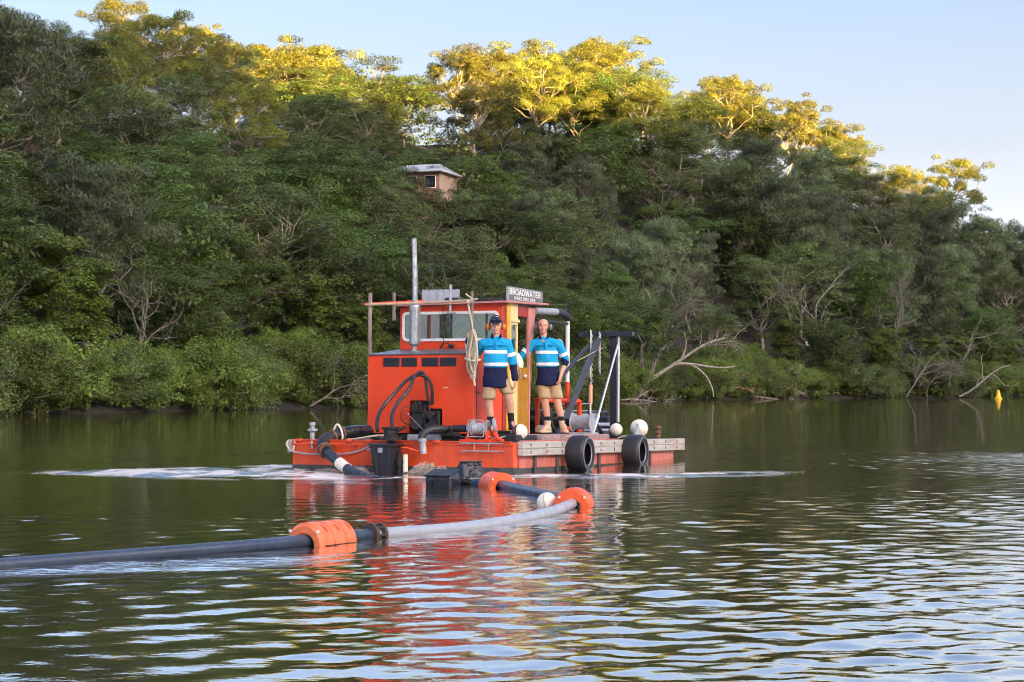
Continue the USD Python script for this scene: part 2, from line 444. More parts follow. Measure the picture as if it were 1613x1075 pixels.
kind('fig', 3, 'broadleaf_tree', '', 'tree', 9.0, 4.6, 2.8, 15, 3, 1.35, 0.55, 300, 0.13, L_DARK, M_BARK_RED, shape='umbrella', trunk_r=0.2, lean=0.07, fill=0.1, up=1.6, low=-0.02)
kind('dark', 3, 'rainforest_tree', '', 'tree', 8.5, 3.4, 1.0, 17, 3, 1.2, 0.68, 290, 0.125, L_DARK, M_BARK_GREY, shape='dome', fill=0.12, up=1.4, low=-0.08)
kind('olive', 3, 'paperbark_tree', '', 'tree', 9.5, 3.4, 2.4, 17, 3, 1.05, 0.75, 290, 0.13, L_OLIVE, M_BARK_PALE, shape='dome', droop=0.15, aspect=0.4, up=1.3, lean=0.1, low=-0.1)
kind('casuarina', 3, 'casuarina_tree', '', 'tree', 11.0, 2.9, 1.6, 22, 3, 0.9, 0.95, 250, 0.19, L_GREY, M_BARK_GREY, shape='dome', droop=0.5, aspect=0.2, up=0.9, lean=0.06, low=-0.15)
kind('gum', 4, 'gum_tree', '', 'tree', 12.0, 4.4, 4.6, 15, 4, 1.0, 0.72, 260, 0.14, L_GUM, M_BARK_PALE, shape='open', trunk_r=0.17, lean=0.1, droop=0.3, aspect=0.4, up=0.6, low=-0.5)
kind('fresh', 3, 'leafy_young_tree', '', 'tree', 6.5, 2.1, 0.4, 17, 3, 0.75, 0.75, 230, 0.125, L_BRIGHT, M_BARK_GREY, shape='spire', trunk_r=0.09, lean=0.05, aspect=0.6, up=1.2, low=-0.3)
kind('mangrove', 3, 'mangrove_shrub', '', 'shrub', 3.4, 2.4, 0.25, 17, 4, 0.75, 0.8, 260, 0.085, L_BRIGHT, M_BARK_GREY, shape='dome', trunk_r=0.08, lean=0.05, fill=0.15, up=0.7, low=-0.8)
kind('bush', 2, 'river_bush', '', 'shrub', 3.2, 2.6, 0.2, 17, 4, 0.75, 0.85, 280, 0.08, L_OLIVE, M_BARK_GREY, shape='dome', trunk_r=0.07, fill=0.15, droop=0.3, aspect=0.4, low=-0.8, up=0.7)
kind('rust', 2, 'rusty_casuarina', '', 'tree', 12.0, 3.0, 2.0, 20, 3, 0.9, 1.0, 210, 0.19, L_RUST, M_BARK_PALE, shape='dome', droop=0.6, aspect=0.2, up=0.5, lean=0.05, low=-0.4)

LOOKS = {'fig': ('broad umbrella-crowned dark tree', 'tree'), 'dark': ('dense rounded dark-green tree', 'tree'), 'olive': ('olive green paperbark tree', 'tree'),
         'casuarina': ('grey-green feathery casuarina tree', 'tree'), 'gum': ('open-crowned tall gum tree', 'tree'), 'fresh': ('fresh green young tree', 'tree'),
         'mangrove': ('bright green mangrove shrub', 'shrub'), 'bush': ('olive rounded bush', 'shrub'), 'rust': ('rusty brown thinning casuarina', 'tree')}
GROUPS = {'fig': 'broad trees on the slope', 'dark': 'dense trees on the slope', 'olive': 'paperbark trees on the slope', 'casuarina': 'casuarinas on the slope', 'gum': 'gum trees along the ridge',
          'fresh': 'young trees on the lower slope', 'mangrove': 'mangrove shrubs along the bank', 'bush': 'bushes along the bank', 'rust': 'rusty casuarinas on the slope'}
PLANTED = []          # (key, x, y, z, scale, zscale, tier) of every tree; labels are made once all stand


CLEAR = np.array([-10.6, 216.0])      # the house stands here; the trees in front of it are short


def plant(key, x, y, scale=1.0, zs=None, tier=None, dz=0.0):
    if abs(x - CLEAR[0] * y / CLEAR[1]) < 4.2 and 172 < y < 232 and x < 0:
        if y > 205:
            return
        key, scale = 'olive', min(scale, 0.7 + 0.012 * max(0, 205 - y))
    PLANTED.append([key, x, y, float(hill_z([(x, y)])[0]) + dz, scale, zs or scale, tier])


PLANTED.append(['olive', -6.3, 207.0, float(hill_z([(-6.3, 207.0)])[0]), 0.82, 0.82, 'beside the house'])
PLANTED.append(['olive', -10.9, 207.5, float(hill_z([(-10.9, 207.5)])[0]), 0.56, 0.56, 'before the house'])
PLANTED.append(['dark', -13.2, 208.0, float(hill_z([(-13.2, 208.0)])[0]), 0.72, 0.72, 'beside the house'])
rng = np.random.default_rng(11)
ROWS = [  # (distance inland, spacing, tier words, [(kind, weight)], (scale low, high))
    (0.9, 3.0, 'at the waterline', [('mangrove', 5), ('bush', 3)], (0.7, 1.25)),
    (5.0, 5.0, 'behind the bank shrubs', [('fresh', 4), ('mangrove', 2), ('dark', 2), ('olive', 1)], (0.75, 1.05)),
    (10.5, 6.9, 'low on the slope', [('dark', 4), ('fig', 2), ('olive', 3), ('fresh', 2), ('casuarina', 2)], (0.85, 1.15)),
    (17.0, 9.0, 'below mid slope', [('fig', 4), ('dark', 4), ('olive', 3), ('casuarina', 2)], (0.9, 1.25)),
    (24.5, 9.2, 'at mid slope', [('fig', 4), ('dark', 3), ('olive', 4), ('casuarina', 2)], (0.9, 1.25)),
    (32.5, 8.8, 'high on the slope', [('fig', 3), ('dark', 3), ('olive', 4), ('gum', 2)], (0.8, 1.05)),
    (41.0, 6.6, 'below the skyline', [('olive', 3), ('gum', 4), ('dark', 3), ('fig', 2)], (0.85, 1.05)),
    (49.5, 6.2, 'on the skyline', [('gum', 7), ('olive', 2), ('fig', 2)], (0.85, 1.1)),
]
for ri, (s0, gap, tier, mix, (lo, hi)) in enumerate(ROWS):
    t = T0 - 14 - rng.random() * gap
    w = np.array([m[1] for m in mix], float); w /= w.sum()
    while t < T0 + 300:
        p, n = shore_at(t)
        stretch = np.clip((t - T0 - 110) / 60, 0, 1)
        s = s0 * (1 + (0.4 * stretch if ri > 1 else 0)) + rng.normal() * (0.5 if ri == 0 else 1.6)
        q = p + n * max(s, 0.6)
        far = np.clip((t - T0 - 110) / 120, 0, 1)
        k = mix[rng.choice(len(mix), p=w)][0]
        if far > 0.2 and ri in (2, 3, 4) and rng.random() < 0.62:
            k = 'casuarina' if rng.random() < 0.62 else 'olive'
        if ri == 7 and rng.random() < 0.12:
            t += gap
            continue
        plant(k, q[0], q[1], lo + (hi - lo) * rng.random() + (0.38 * stretch if ri > 1 else 0.12 * stretch), tier=tier)
        t += gap * (0.8 + 0.4 * rng.random()) * (1 + 0.3 * stretch)
def seen_at(x, y, z):
    """rough picture column in thousandths of the width, for wording labels only"""
    return (806.5 + 3150 * x / y) / 1613


MARKS = [(-0.2, 'past the far left'), (-0.02, 'at the far left'), (0.06, 'left of the bare bank tree'), (0.115, 'in line with the bare bank tree'), (0.17, 'right of the bare bank tree'), (0.22, 'left of the dredge'),
         (0.28, 'above the bow bollard'), (0.335, 'above the engine box'), (0.385, 'in line with the exhaust stack'), (0.43, 'in line with the cab window'), (0.475, 'in line with the cab door'),
         (0.52, 'in line with the bald man'), (0.56, 'in line with the gantry'), (0.60, 'right of the gantry'), (0.64, 'above the leaning trunk'), (0.68, 'right of the leaning trunk'),
         (0.73, 'left of the tall bare tree'), (0.78, 'around the tall bare tree'), (0.83, 'right of the tall bare tree'), (0.87, 'in line with the forked bare tree'), (0.91, 'right of the forked bare tree'),
         (0.94, 'left of the yellow marker'), (0.965, 'above the yellow marker'), (0.99, 'at the far right')]


def finish_forest():
    count = {}
    rows = []
    for i, (key, x, y, z, s, zs, tier) in enumerate(PLANTED):
        c = seen_at(x, y, z)
        if c < -0.14 or c > 1.06:
            continue
        mark = [m[1] for m in MARKS if m[0] <= c + 0.02][-1] if c + 0.02 >= MARKS[0][0] else MARKS[0][1]
        rows.append((key, x, y, z, s, zs, tier, mark))
        count.setdefault((key, tier, mark), []).append((s, i))
    r = np.random.default_rng(5)
    seen = {}
    for key, x, y, z, s, zs, tier, mark in rows:
        look, cat = LOOKS[key]
        same = [q for q in rows if (q[0], q[6], q[7]) == (key, tier, mark)]
        size = ''
        if len(same) > 1:
            order = sorted(same, key=lambda q: q[1] / q[2])
            k = [q is o for o in order for q in [(key, x, y, z, s, zs, tier, mark)]]
            pos = [o[1] for o in order].index(x)
            size = {2: ['left-hand ', 'right-hand '], 3: ['left-hand ', 'middle ', 'right-hand ']}.get(len(order), ['first ', 'second ', 'third ', 'fourth ', 'fifth ', 'sixth ', 'seventh ', 'eighth ', 'ninth ', 'tenth ', 'eleventh ', 'twelfth ', 'thirteenth ', 'fourteenth '])[pos % 14]
        label = f'{size}{look} {tier} {mark}'
        v = KINDS[key][int(r.integers(len(KINDS[key])))]
        M = placed((x, y, z), r.random() * 6.283, s, zs)
        if not v['used']:
            v['used'] = True
            x_ = UsdGeom.Xformable(v['prim']); x_.GetOrderedXformOps()[0].Set(gfm(M))
            tag(v['prim'], label, cat, GROUPS[key])
        else:
            copy_of(v['prim'], M, label, GROUPS[key])
    for k in KINDS:
        for v in KINDS[k]:
            if not v['used']:
                v['prim'].SetActive(False)


finish_forest()
# ------------------------------------------------------------------ undergrowth between the trunks
def undergrowth():
    r = np.random.default_rng(3)
    t = T0 - 12 + 312 * r.random(5200)
    s = 0.1 + 52 * r.random(5200) ** 1.3
    s[:1500] = 0.05 + 2.2 * r.random(1500)
    P = []
    for a, b in zip(t, s):
        p, n = shore_at(a)
        P.append(p + n * b * (1 + 0.4 * np.clip((a - T0 - 110) / 60, 0, 1)))
    P = np.array(P); z = hill_z(P)
    c = np.c_[P, z + 0.25 + 0.3 * r.random(len(P))]
    rad = np.where(np.arange(len(P)) < 1500, 0.3 + 0.35 * r.random(len(P)), 0.5 + 0.7 * r.random(len(P)))
    v, f = leaves(r, c, rad, 0.8, 26, 0.2, up=0.8, shell=0.3, low=-0.5)
    m = usdkit.mesh(stage, '/World/undergrowth', (v, f), L_DARK)
    tag(m.GetPrim(), 'low dark undergrowth covering the ground between the trunks', 'undergrowth', kind='stuff')


undergrowth()
# ------------------------------------------------------------------ the river
def bump01(x, a, b, e):
    """1 between a and b with soft edges e"""
    return np.clip((x - a) / e + 1, 0, 1) * np.clip((b - x) / e + 1, 0, 1)


def wave_field(X, Y):
    rng = np.random.default_rng(77)
    Z = np.zeros_like(X)
    q = np.stack([X, Y, np.zeros_like(X)], -1)
    patch = meshkit.fbm(q / np.array([7.0, 11.0, 1.0]), 3, 3)
    patch2 = meshkit.fbm(q / np.array([2.2, 3.4, 1.0]), 2, 9)
    calm = np.clip((patch - 0.36) / 0.3, 0.0, 1.2)
    near = np.clip((24 - Y) / 12, 0, 1)
    right = np.clip((X / np.maximum(Y, 1) + 0.02) / 0.16, 0, 1)
    amp = 0.30 + 0.72 * calm + 1.05 * near + 0.15 * right
    n2 = meshkit.fbm(q / np.array([9.0, 5.0, 1.0]), 3, 4)
    paw = 0.42 * bump01(X + 0.0 * Y, -7.0, -1.9, 1.2) * bump01(Y + 0.10 * X, 16.6, 18.4, 0.9) + 0.34 * bump01(X, -1.5, 1.6, 1.2) * bump01(Y, 17.2, 20.2, 1.0) + 0.3 * bump01(X, 2.2, 6.5, 1.5) * bump01(Y, 18, 24, 3.0)
    paw = paw * np.clip((n2 - 0.33) / 0.2, 0, 1)
    amp = amp + 1.5 * paw
    for i in range(80):
        lam = 0.14 * (4.6) ** rng.random()
        th = rng.normal() * 0.75 + (-1.15 if i % 3 else 0.6)       # mostly along the line of sight
        kx, ky = 2 * PI / lam * math.sin(th), 2 * PI / lam * math.cos(th)
        slope = 0.0052 * (lam / 0.5) ** 0.15
        w = amp if lam > 0.3 else amp * (0.35 + 1.1 * np.clip((patch2 - 0.35) / 0.3, 0, 1))
        Z += w * slope * lam / (2 * PI) * np.sin(kx * X + ky * Y + rng.random() * 6.283)
    for i in range(30):
        lam = 0.10 + 0.14 * rng.random()
        th = rng.normal() * 0.6 + (-1.0 if i % 2 else 0.5)
        Z += near * (0.3 + 0.9 * np.clip((patch2 - 0.35) / 0.3, 0, 1)) * 0.0034 * lam / (2 * PI) * np.sin(2 * PI / lam * (math.sin(th) * X + math.cos(th) * Y) + rng.random() * 6.283)
    return Z


def ruffle_field(X, Y):
    """where the surface is broken into small chop: the wash round the dredge, the breeze patch on the right"""
    q = np.stack([X, Y, np.zeros_like(X)], -1)
    n = meshkit.fbm(q / np.array([1.6, 1.1, 1.0]), 3, 21)
    n2 = meshkit.fbm(q / np.array([9.0, 5.0, 1.0]), 3, 4)
    _w = np.clip((X + 6.7) / 3.0, 0, 1)
    wash = bump01(X, -6.5, -2.2, 0.5) * bump01(np.abs(Y - 29.2), -9, 2.3 * _w, 0.8)
    wash = np.maximum(wash, bump01(X, 0.2, 3.6, 0.8) * bump01(Y - 0.35 * X, 27.0, 27.9, 0.5))
    wash = np.maximum(wash, 0.7 * bump01(X, -2.2, 0.4, 0.8) * bump01(Y, 26.0, 28.6, 0.8))
    wash *= np.clip((n - 0.30) / 0.25, 0, 1)
    breeze = 0.55 * np.clip((X - 3.5 - 0.05 * Y) / 6.0, 0, 1) * bump01(Y, 29, 33, 9) * np.clip((n2 - 0.36) / 0.25, 0.0, 1)
    pipe = 0.6 * bump01(X, -4.6, -1.7, 0.6) * bump01(Y - 0.42 * X, 14.6, 15.2, 0.35) * np.clip((n - 0.35) / 0.2, 0, 1)
    return np.maximum(np.maximum(wash, 0.8 * breeze), pipe)


def foam_field(X, Y):
    q = np.stack([X, Y, np.zeros_like(X)], -1)
    n = meshkit.fbm(q / np.array([0.42, 0.5, 1.0]), 4, 33)
    _w = np.clip((X + 6.7) / 3.0, 0, 1)
    a = 0.75 * bump01(X, -6.5, -2.4, 0.5) * bump01(np.abs(Y - 29.2), -9, 2.0 * _w, 0.8)
    b = bump01(X, 0.3, 3.4, 0.6) * bump01(Y - 0.3 * X, 27.4, 28.0, 0.35)
    c = bump01(X, -3.0, -0.6, 0.5) * bump01(Y, 27.4, 28.9, 0.4)
    return np.clip(np.maximum(np.maximum(a, b), c) * np.clip((n - 0.44) / 0.13, 0, 1), 0, 1)


_y = [5.5]
while _y[-1] < 46:
    _y.append(_y[-1] + max(0.024, 0.0033 * _y[-1]))
_y = np.array(_y)
_x = np.linspace(-14, 15, 600)
_X, _Y = np.meshgrid(_x, _y)
_edge = np.clip((_X + 14) / 2, 0, 1) * np.clip((15 - _X) / 2, 0, 1) * np.clip((_Y - 5.5) / 0.6, 0, 1) * np.clip((_Y.max() - _Y) / 8, 0, 1)
_Z = wave_field(_X, _Y) * _edge
_ruf, _foam = ruffle_field(_X, _Y), foam_field(_X, _Y)
_Z += _ruf * _edge * (meshkit.fbm(np.stack([_X / 0.42, _Y / (0.22 + 0.006 * _Y), 0 * _X], -1), 3, 8) - 0.5) * 0.075
_a, _b = _X.shape
_i = (np.arange(_a - 1)[:, None] * _b + np.arange(_b - 1)).ravel()
_F = [np.stack([_i, _i + 1, _i + _b + 1, _i + _b], 1)]
_Vw = [np.stack([_X, _Y, _Z], -1).reshape(-1, 3)]
_A = [np.stack([_ruf, _foam, np.clip((_Y - 34) / 12, 0, 1)], -1).reshape(-1, 3)]
_n0 = _a * _b


def _patch(x0, x1, y0, y1, nx, ny):
    global _n0
    X, Y = np.meshgrid(np.linspace(x0, x1, nx), np.linspace(y0, y1, ny))
    _Vw.append(np.stack([X, Y, 0 * X], -1).reshape(-1, 3))
    _A.append(np.stack([ruffle_field(X, Y), 0 * X, 0 * X + 1], -1).reshape(-1, 3))
    i = (np.arange(ny - 1)[:, None] * nx + np.arange(nx - 1)).ravel() + _n0
    _F.append(np.stack([i, i + 1, i + nx + 1, i + nx], 1))
    _n0 += nx * ny


_yt = float(_y[-1])
_patch(-14, 15, _yt, 130, 60, 120); _patch(15, 60, 5.5, _yt, 60, 60); _patch(15, 90, _yt, 130, 60, 60); _patch(-60, -14, 5.5, _yt, 20, 20); _patch(-60, -14, _yt, 130, 20, 20)
_patch(-14, 15, -400, 5.5, 4, 10); _patch(-500, -60, -400, 130, 6, 6); _patch(-60, -14, -400, 5.5, 4, 6); _patch(15, 60, -400, 5.5, 4, 6); _patch(60, 900, -400, _yt, 8, 6); _patch(90, 900, _yt, 130, 8, 6); _patch(-500, 900, 130, 900, 30, 20)
M_WATER = usdkit.material(stage, '/World/Looks/river_water', {
    'g': ('geometry', {}), 'at': ('attribute', {'attribute': 'surface_state'}), 'sx': ('separate_xyz', {}),
    'm1': ('mapping', {'scale': (1.0, 1.6, 1.0)}),
    'n1': ('noise_texture', {'scale': 7.0, 'detail': 3.0, 'roughness': 0.55}),
    'n2': ('noise_texture', {'scale': 1.1, 'detail': 3.0, 'roughness': 0.5}),
    's1': ('map_range', {'to_min': 0.05, 'to_max': 0.6}),
    'f1': ('math', {'math_type': 'multiply'}), 'f2': ('math', {'math_type': 'multiply'}), 'ad': ('math', {'math_type': 'add'}),
    'fs': ('map_range', {'to_min': 0.0, 'to_max': 0.3}),
    'b': ('bump', {'strength': 1.0, 'distance': 0.045}),
    'lw': ('layer_weight', {'blend': 0.5}), 'fr': ('fresnel', {'IOR': 1.34}),
    'fm': ('map_range', {'from_min': 0.0, 'from_max': 0.42, 'to_min': 0.02, 'to_max': 0.92, 'clamp': True}),
    'gl': ('glossy_bsdf', {'roughness': 0.02, 'color': (1.0, 0.965, 0.94)}),
    'df': ('diffuse_bsdf', {'color': (0.013, 0.012, 0.006)}),
    'mx': ('mix_closure', {}),
    'fo': ('diffuse_bsdf', {'color': (0.62, 0.58, 0.54)}),
    'mf': ('mix_closure', {})},
    [('g.position', 'm1.vector'), ('m1.vector', 'n1.vector'), ('m1.vector', 'n2.vector'), ('at.vector', 'sx.vector'), ('sx.x', 's1.value'),
     ('n1.fac', 'f1.value1'), ('s1.result', 'f1.value2'), ('sx.z', 'fs.value'), ('n2.fac', 'f2.value1'), ('fs.result', 'f2.value2'), ('f1.value', 'ad.value1'), ('f2.value', 'ad.value2'),
     ('ad.value', 'b.height'), ('b.normal', 'gl.normal'), ('fr.fac', 'fm.value'), ('fm.result', 'mx.fac'), ('df.BSDF', 'mx.closure1'), ('gl.BSDF', 'mx.closure2'),
     ('sx.y', 'mf.fac'), ('mx.closure', 'mf.closure1'), ('fo.BSDF', 'mf.closure2')], surface='mf.closure')
_wm = usdkit.mesh(stage, '/World/river', (np.vstack(_Vw), np.vstack(_F)), M_WATER, smooth=True)
UsdGeom.PrimvarsAPI(_wm).CreatePrimvar('surface_state', Sdf.ValueTypeNames.Float3Array, 'vertex').Set(Vt.Vec3fArray.FromNumpy(np.vstack(_A).astype(np.float32)))
tag(_wm.GetPrim(), 'dark rippled river reflecting the trees and bright sky', 'river', kind='structure')
# ------------------------------------------------------------------ the dredge
_th, _tilt = math.radians(22.6), 0.0165
_U = np.array([math.sin(_th), math.cos(_th), 0]); _Vv = np.array([-math.cos(_th), math.sin(_th), 0])
BARGE = np.eye(4)
BARGE[:3, 0] = _U * math.cos(_tilt) - np.array([0, 0, math.sin(_tilt)])
BARGE[:3, 1] = _Vv
BARGE[:3, 2] = np.array([0, 0, math.cos(_tilt)]) + _U * math.sin(_tilt)
BARGE[:3, 3] = (0.0314, 28.302, 0.0)      # near corner of the hull at the waterline; u runs aft along the side, v across, z up


def on_barge(u, v, z, a=0.0):
    M = np.eye(4); M[:3, :3] = rotz(a); M[:3, 3] = (u, v, z)
    return BARGE @ M


RED = paint('red_paint', (0.66, 0.055, 0.012), 0.5, 0.07, 2.0, dirt=(0.54, 0.10, 0.05), dirt_amt=0.55, spec=0.3, streak=True)
RED_HULL = paint('red_hull_paint', (0.66, 0.07, 0.014), 0.4, 0.08, 4.0, dirt=(0.36, 0.06, 0.035), dirt_amt=0.7, streak=True)
RED_OLD = paint('faded_red_paint', (0.50, 0.12, 0.085), 0.6, 0.25, 5.0, dirt=(0.36, 0.25, 0.20), dirt_amt=0.8, streak=True)
PINK = paint('pinkish_faded_paint', (0.50, 0.20, 0.17), 0.55, 0.1, 5.0)
DARKRED = paint('dark_red_paint', (0.30, 0.02, 0.014), 0.5)
BOOT = paint('waterline_paint', (0.045, 0.052, 0.05), 0.6, 0.3, 9.0, dirt=(0.10, 0.10, 0.08), dirt_amt=0.6)
BLACK = paint('black_rubber', (0.014, 0.015, 0.019), 0.5, 0.3, 8.0, dirt=(0.04, 0.038, 0.036), dirt_amt=0.5)
BLACKGLOSS = paint('black_plastic_pipe', (0.013, 0.016, 0.022), 0.26, 0.3, 5.0, dirt=(0.05, 0.055, 0.06), dirt_amt=0.4)
NAVYSTEEL = paint('dark_blue_black_steel', (0.018, 0.02, 0.034), 0.4, 0.2, 6.0, dirt=(0.05, 0.04, 0.035), dirt_amt=0.4)
ENGINE = paint('oily_black_metal', (0.012, 0.012, 0.013), 0.35, 0.4, 14.0, dirt=(0.05, 0.045, 0.04), dirt_amt=0.7)
CHROME = paint('polished_steel', (0.66, 0.67, 0.69), 0.24, 0.03, 2.0, metal=0.75, dirt=(0.55, 0.55, 0.57), dirt_amt=0.2)
STEEL = paint('brushed_steel', (0.52, 0.53, 0.56), 0.33, 0.04, 3.0, metal=0.9, dirt=(0.42, 0.40, 0.40), dirt_amt=0.25)
GALV = paint('galvanised_steel', (0.36, 0.37, 0.40), 0.45, 0.2, 14.0, metal=0.35, dirt=(0.28, 0.22, 0.17), dirt_amt=0.5)
WHITE = paint('white_paint', (0.72, 0.70, 0.67), 0.4, 0.06, 5.0, dirt=(0.5, 0.45, 0.38), dirt_amt=0.5)
CREAM = paint('cream_plastic', (0.72, 0.66, 0.55), 0.4, 0.06, 6.0, dirt=(0.55, 0.46, 0.36), dirt_amt=0.5)
MAROON = paint('maroon_plastic', (0.12, 0.055, 0.055), 0.5, 0.15, 6.0)
YELLOW = paint('yellow_door_paint', (0.62, 0.34, 0.02), 0.45, 0.1, 5.0, dirt=(0.4, 0.2, 0.03), dirt_amt=0.4)
OCHRE = paint('ochre_door_paint', (0.36, 0.17, 0.008), 0.5, 0.12, 4.0)
PALEYEL = paint('pale_yellow_paint', (0.72, 0.56, 0.24), 0.5, 0.08)
ROPE = paint('cream_rope', (0.52, 0.44, 0.31), 0.85, 0.2, 30.0, dirt=(0.36, 0.29, 0.19), dirt_amt=0.6)
TIMBER = usdkit.material(stage, '/World/Looks/grey_timber', {
    'tc': ('texture_coordinate', {}), 'mp': ('mapping', {'scale': (0.9, 9.0, 22.0)}), 'n': ('noise_texture', {'scale': 2.4, 'detail': 8.0, 'roughness': 0.65}),
    'r': ('rgb_ramp', {'ramp': [(0.25, (0.22, 0.20, 0.18)), (0.5, (0.40, 0.38, 0.345)), (0.72, (0.52, 0.50, 0.46))]}),
    'n2': ('noise_texture', {'scale': 1.7, 'detail': 5.0}), 'r2': ('rgb_ramp', {'ramp': [(0.52, (0, 0, 0)), (0.68, (0.6, 0.6, 0.6))]}),
    'mx': ('mix', {'color2': (0.30, 0.15, 0.11)}), 'b': ('bump', {'strength': 0.5, 'distance': 0.01}), 'p': ('principled_bsdf', {'roughness': 0.8})},
    [('tc.object', 'mp.vector'), ('mp.vector', 'n.vector'), ('tc.object', 'n2.vector'), ('n.fac', 'r.fac'), ('n2.fac', 'r2.fac'), ('r2.color', 'mx.fac'), ('r.color', 'mx.color1'), ('mx.color', 'p.base_color'), ('n.fac', 'b.height'), ('b.normal', 'p.normal')], surface='p.BSDF')
WOODPOST = bark_mat('weathered_post', (0.13, 0.10, 0.085), (0.27, 0.22, 0.18))
POLE = paint('pale_wood_pole', (0.50, 0.36, 0.22), 0.65, 0.15, 9.0)
RUST = paint('rusty_iron', (0.15, 0.075, 0.045), 0.75, 0.3, 12.0)
GLASS = usdkit.material(stage, '/World/Looks/window_pane', {
    'fr': ('fresnel', {'IOR': 1.55}), 'k': ('math', {'math_type': 'multiply_add', 'value2': 1.6, 'value3': 0.04, 'use_clamp': True}), 't': ('transparent_bsdf', {'color': (0.80, 0.88, 0.85)}), 'g': ('glossy_bsdf', {'roughness': 0.03, 'color': (0.9, 0.95, 0.95)}), 'm': ('mix_closure', {})},
    [('fr.fac', 'k.value1'), ('k.value', 'm.fac'), ('t.BSDF', 'm.closure1'), ('g.BSDF', 'm.closure2')], surface='m.closure')
DECKGREY = paint('worn_deck_paint', (0.30, 0.19, 0.18), 0.7, 0.3, 7.0, dirt=(0.36, 0.33, 0.31), dirt_amt=0.8)

dredge = thing('dredge', 'orange-red dredge barge with boxy cab, tall exhaust and timber fenders', 'dredge', BARGE)


def extrude(poly, axis, at, thick):
    """a flat panel: polygon in (v, z) at u = at (axis 0), or in (u, z) at v = at (axis 1), or in (u, v) at z (axis 2)"""
    m = trimesh.creation.extrude_polygon(poly, thick, engine='earcut')
    v = np.array(m.vertices)
    if axis == 0:
        w = np.c_[v[:, 2] + at, v[:, 0], v[:, 1]]; f = m.faces
    elif axis == 1:
        w = np.c_[v[:, 0], v[:, 2] + at, v[:, 1]]; f = m.faces[:, ::-1]
    else:
        w = np.c_[v[:, 0], v[:, 1], v[:, 2] + at]; f = m.faces
    return w, f


def panel(name, poly, axis, at, thick, mat, parent, label=None):
    return MB().add(*extrude(poly, axis, at, thick)).build(name, mat, parent, smooth=20, label=label)


def rrect(x0, y0, x1, y1, r):
    return sbox(x0 + r, y0 + r, x1 - r, y1 - r).buffer(r, 5)


# hull, waterline band, side plates, fender timbers
MB().box((0, 0.004, -0.35), (7.25, 3.56, 0.452), 0.012).build('hull', RED_HULL, dredge)
MB().box((-0.005, -0.002, -0.33), (7.256, 3.566, 0.098), 0.008).build('waterline_band', BOOT, dredge, label='dark waterline band')
for a, b in ((0.16, 0.66), (0.76, 2.3), (2.33, 4.2), (4.24, 7.2)):
    MB().box((a, -0.011, 0.085), (b, 0.0, 0.262), 0.004).build('side_plate', RED_OLD, dredge)
for u in (0.705, 1.6, 3.4, 5.9):
    MB().box((u - 0.035, -0.05, -0.1), (u + 0.035, -0.012, 0.26), 0.01).build('fender_post', BOOT, dredge)
for a, b in ((0.112, 2.41), (2.416, 5.02), (5.026, 7.63)):
    for z0, z1 in ((0.262, 0.362), (0.366, 0.462)):
        t_ = MB().box((a, -0.092, z0), (b, 0.0, z1), 0.007).build('fender_timber', TIMBER, dredge)
        for k in np.arange(a + 0.28, b - 0.1, 0.62):
            MB().box((k - 0.012, -0.1, (z0 + z1) / 2 - 0.02), (k + 0.012, -0.09, (z0 + z1) / 2 + 0.02), 0.003).build('bolt', BLACK, t_)
MB().box((0.02, 3.566, 0.27), (7.5, 3.66, 0.46), 0.008).build('fender_timber', TIMBER, dredge)
MB().box((7.256, 0.1, 0.05), (7.6, 3.5, 0.44), 0.03).build('stern_beam', RED_OLD, dredge)
# deck and the raised walkway the men stand on
MB().box((0.03, 0.03, 0.45), (7.22, 3.53, 0.463), 0.003).build('deck', BLACK, dredge)
MB().box((0.42, 0.14, 0.462), (1.21, 0.95, 0.556), 0.008).build('deck_mat', BLACK, dredge)
MB().box((1.4, 0.12, 0.462), (4.3, 0.95, 0.552), 0.01).build('walkway', DECKGREY, dredge)
MB().box((0.35, 0.02, 0.458), (4.4, 0.07, 0.478), 0.004).build('deck_edge_rail', RED_OLD, dredge)
MB().box((-0.012, 0.02, 0.40), (0.0, 3.54, 0.452), 0.004).box((-0.03, 0.05, 0.452), (0.02, 3.55, 0.466), 0.004).build('bow_flange', RED_HULL, dredge)
# two bars and brackets of the bow step
st = MB()
for z in (0.326, 0.436):
    st.tube([(-0.05, 0.17, z), (-0.05, 0.82, z)], 0.010, 8)
    for v in (0.17, 0.38, 0.6, 0.82):
        st.tube([(-0.05, v, z), (0.0, v, z)], 0.007, 6)
st.tube([(-0.05, 0.38, 0.44), (-0.05, 0.38, 0.32)], 0.006, 6).tube([(-0.05, 0.6, 0.44), (-0.05, 0.6, 0.32)], 0.006, 6)
st.build('step_bars', GALV, dredge)
# mooring rope slung along the bow rail, lug plates
MB().tube(spline([(-0.05, 3.64, 0.41), (-0.05, 3.59, 0.32), (-0.05, 3.44, 0.27), (-0.05, 3.12, 0.25), (-0.05, 2.9, 0.255), (-0.04, 2.49, 0.29), (-0.03, 2.24, 0.41)], 40), 0.013, 8).build('mooring_rope', GALV, dredge)
MB().tube(spline([(-0.04, 3.6, 0.45), (-0.05, 3.6, 0.33), (-0.05, 3.55, 0.30), (-0.04, 3.5, 0.4), (-0.03, 3.5, 0.46)], 24), 0.014, 8).build('mooring_rope', ROPE, dredge)
rl = MB()
rl.tube([(-0.06, 3.55, 0.40), (-0.06, 2.2, 0.40)], 0.011, 8)
for v in (3.5, 3.2, 2.85, 2.5, 2.2):
    rl.tube([(-0.06, v, 0.40), (0, v, 0.36)], 0.01, 6)
rl.build('bow_rail', RED_HULL, dredge)
for v in (3.45, 3.1, 2.62, 2.3, 1.2):
    MB().box((-0.05, v - 0.05, 0.43), (0.04, v + 0.05, 0.475), 0.012).build('bow_lug', RED_HULL, dredge)
bp = MB()
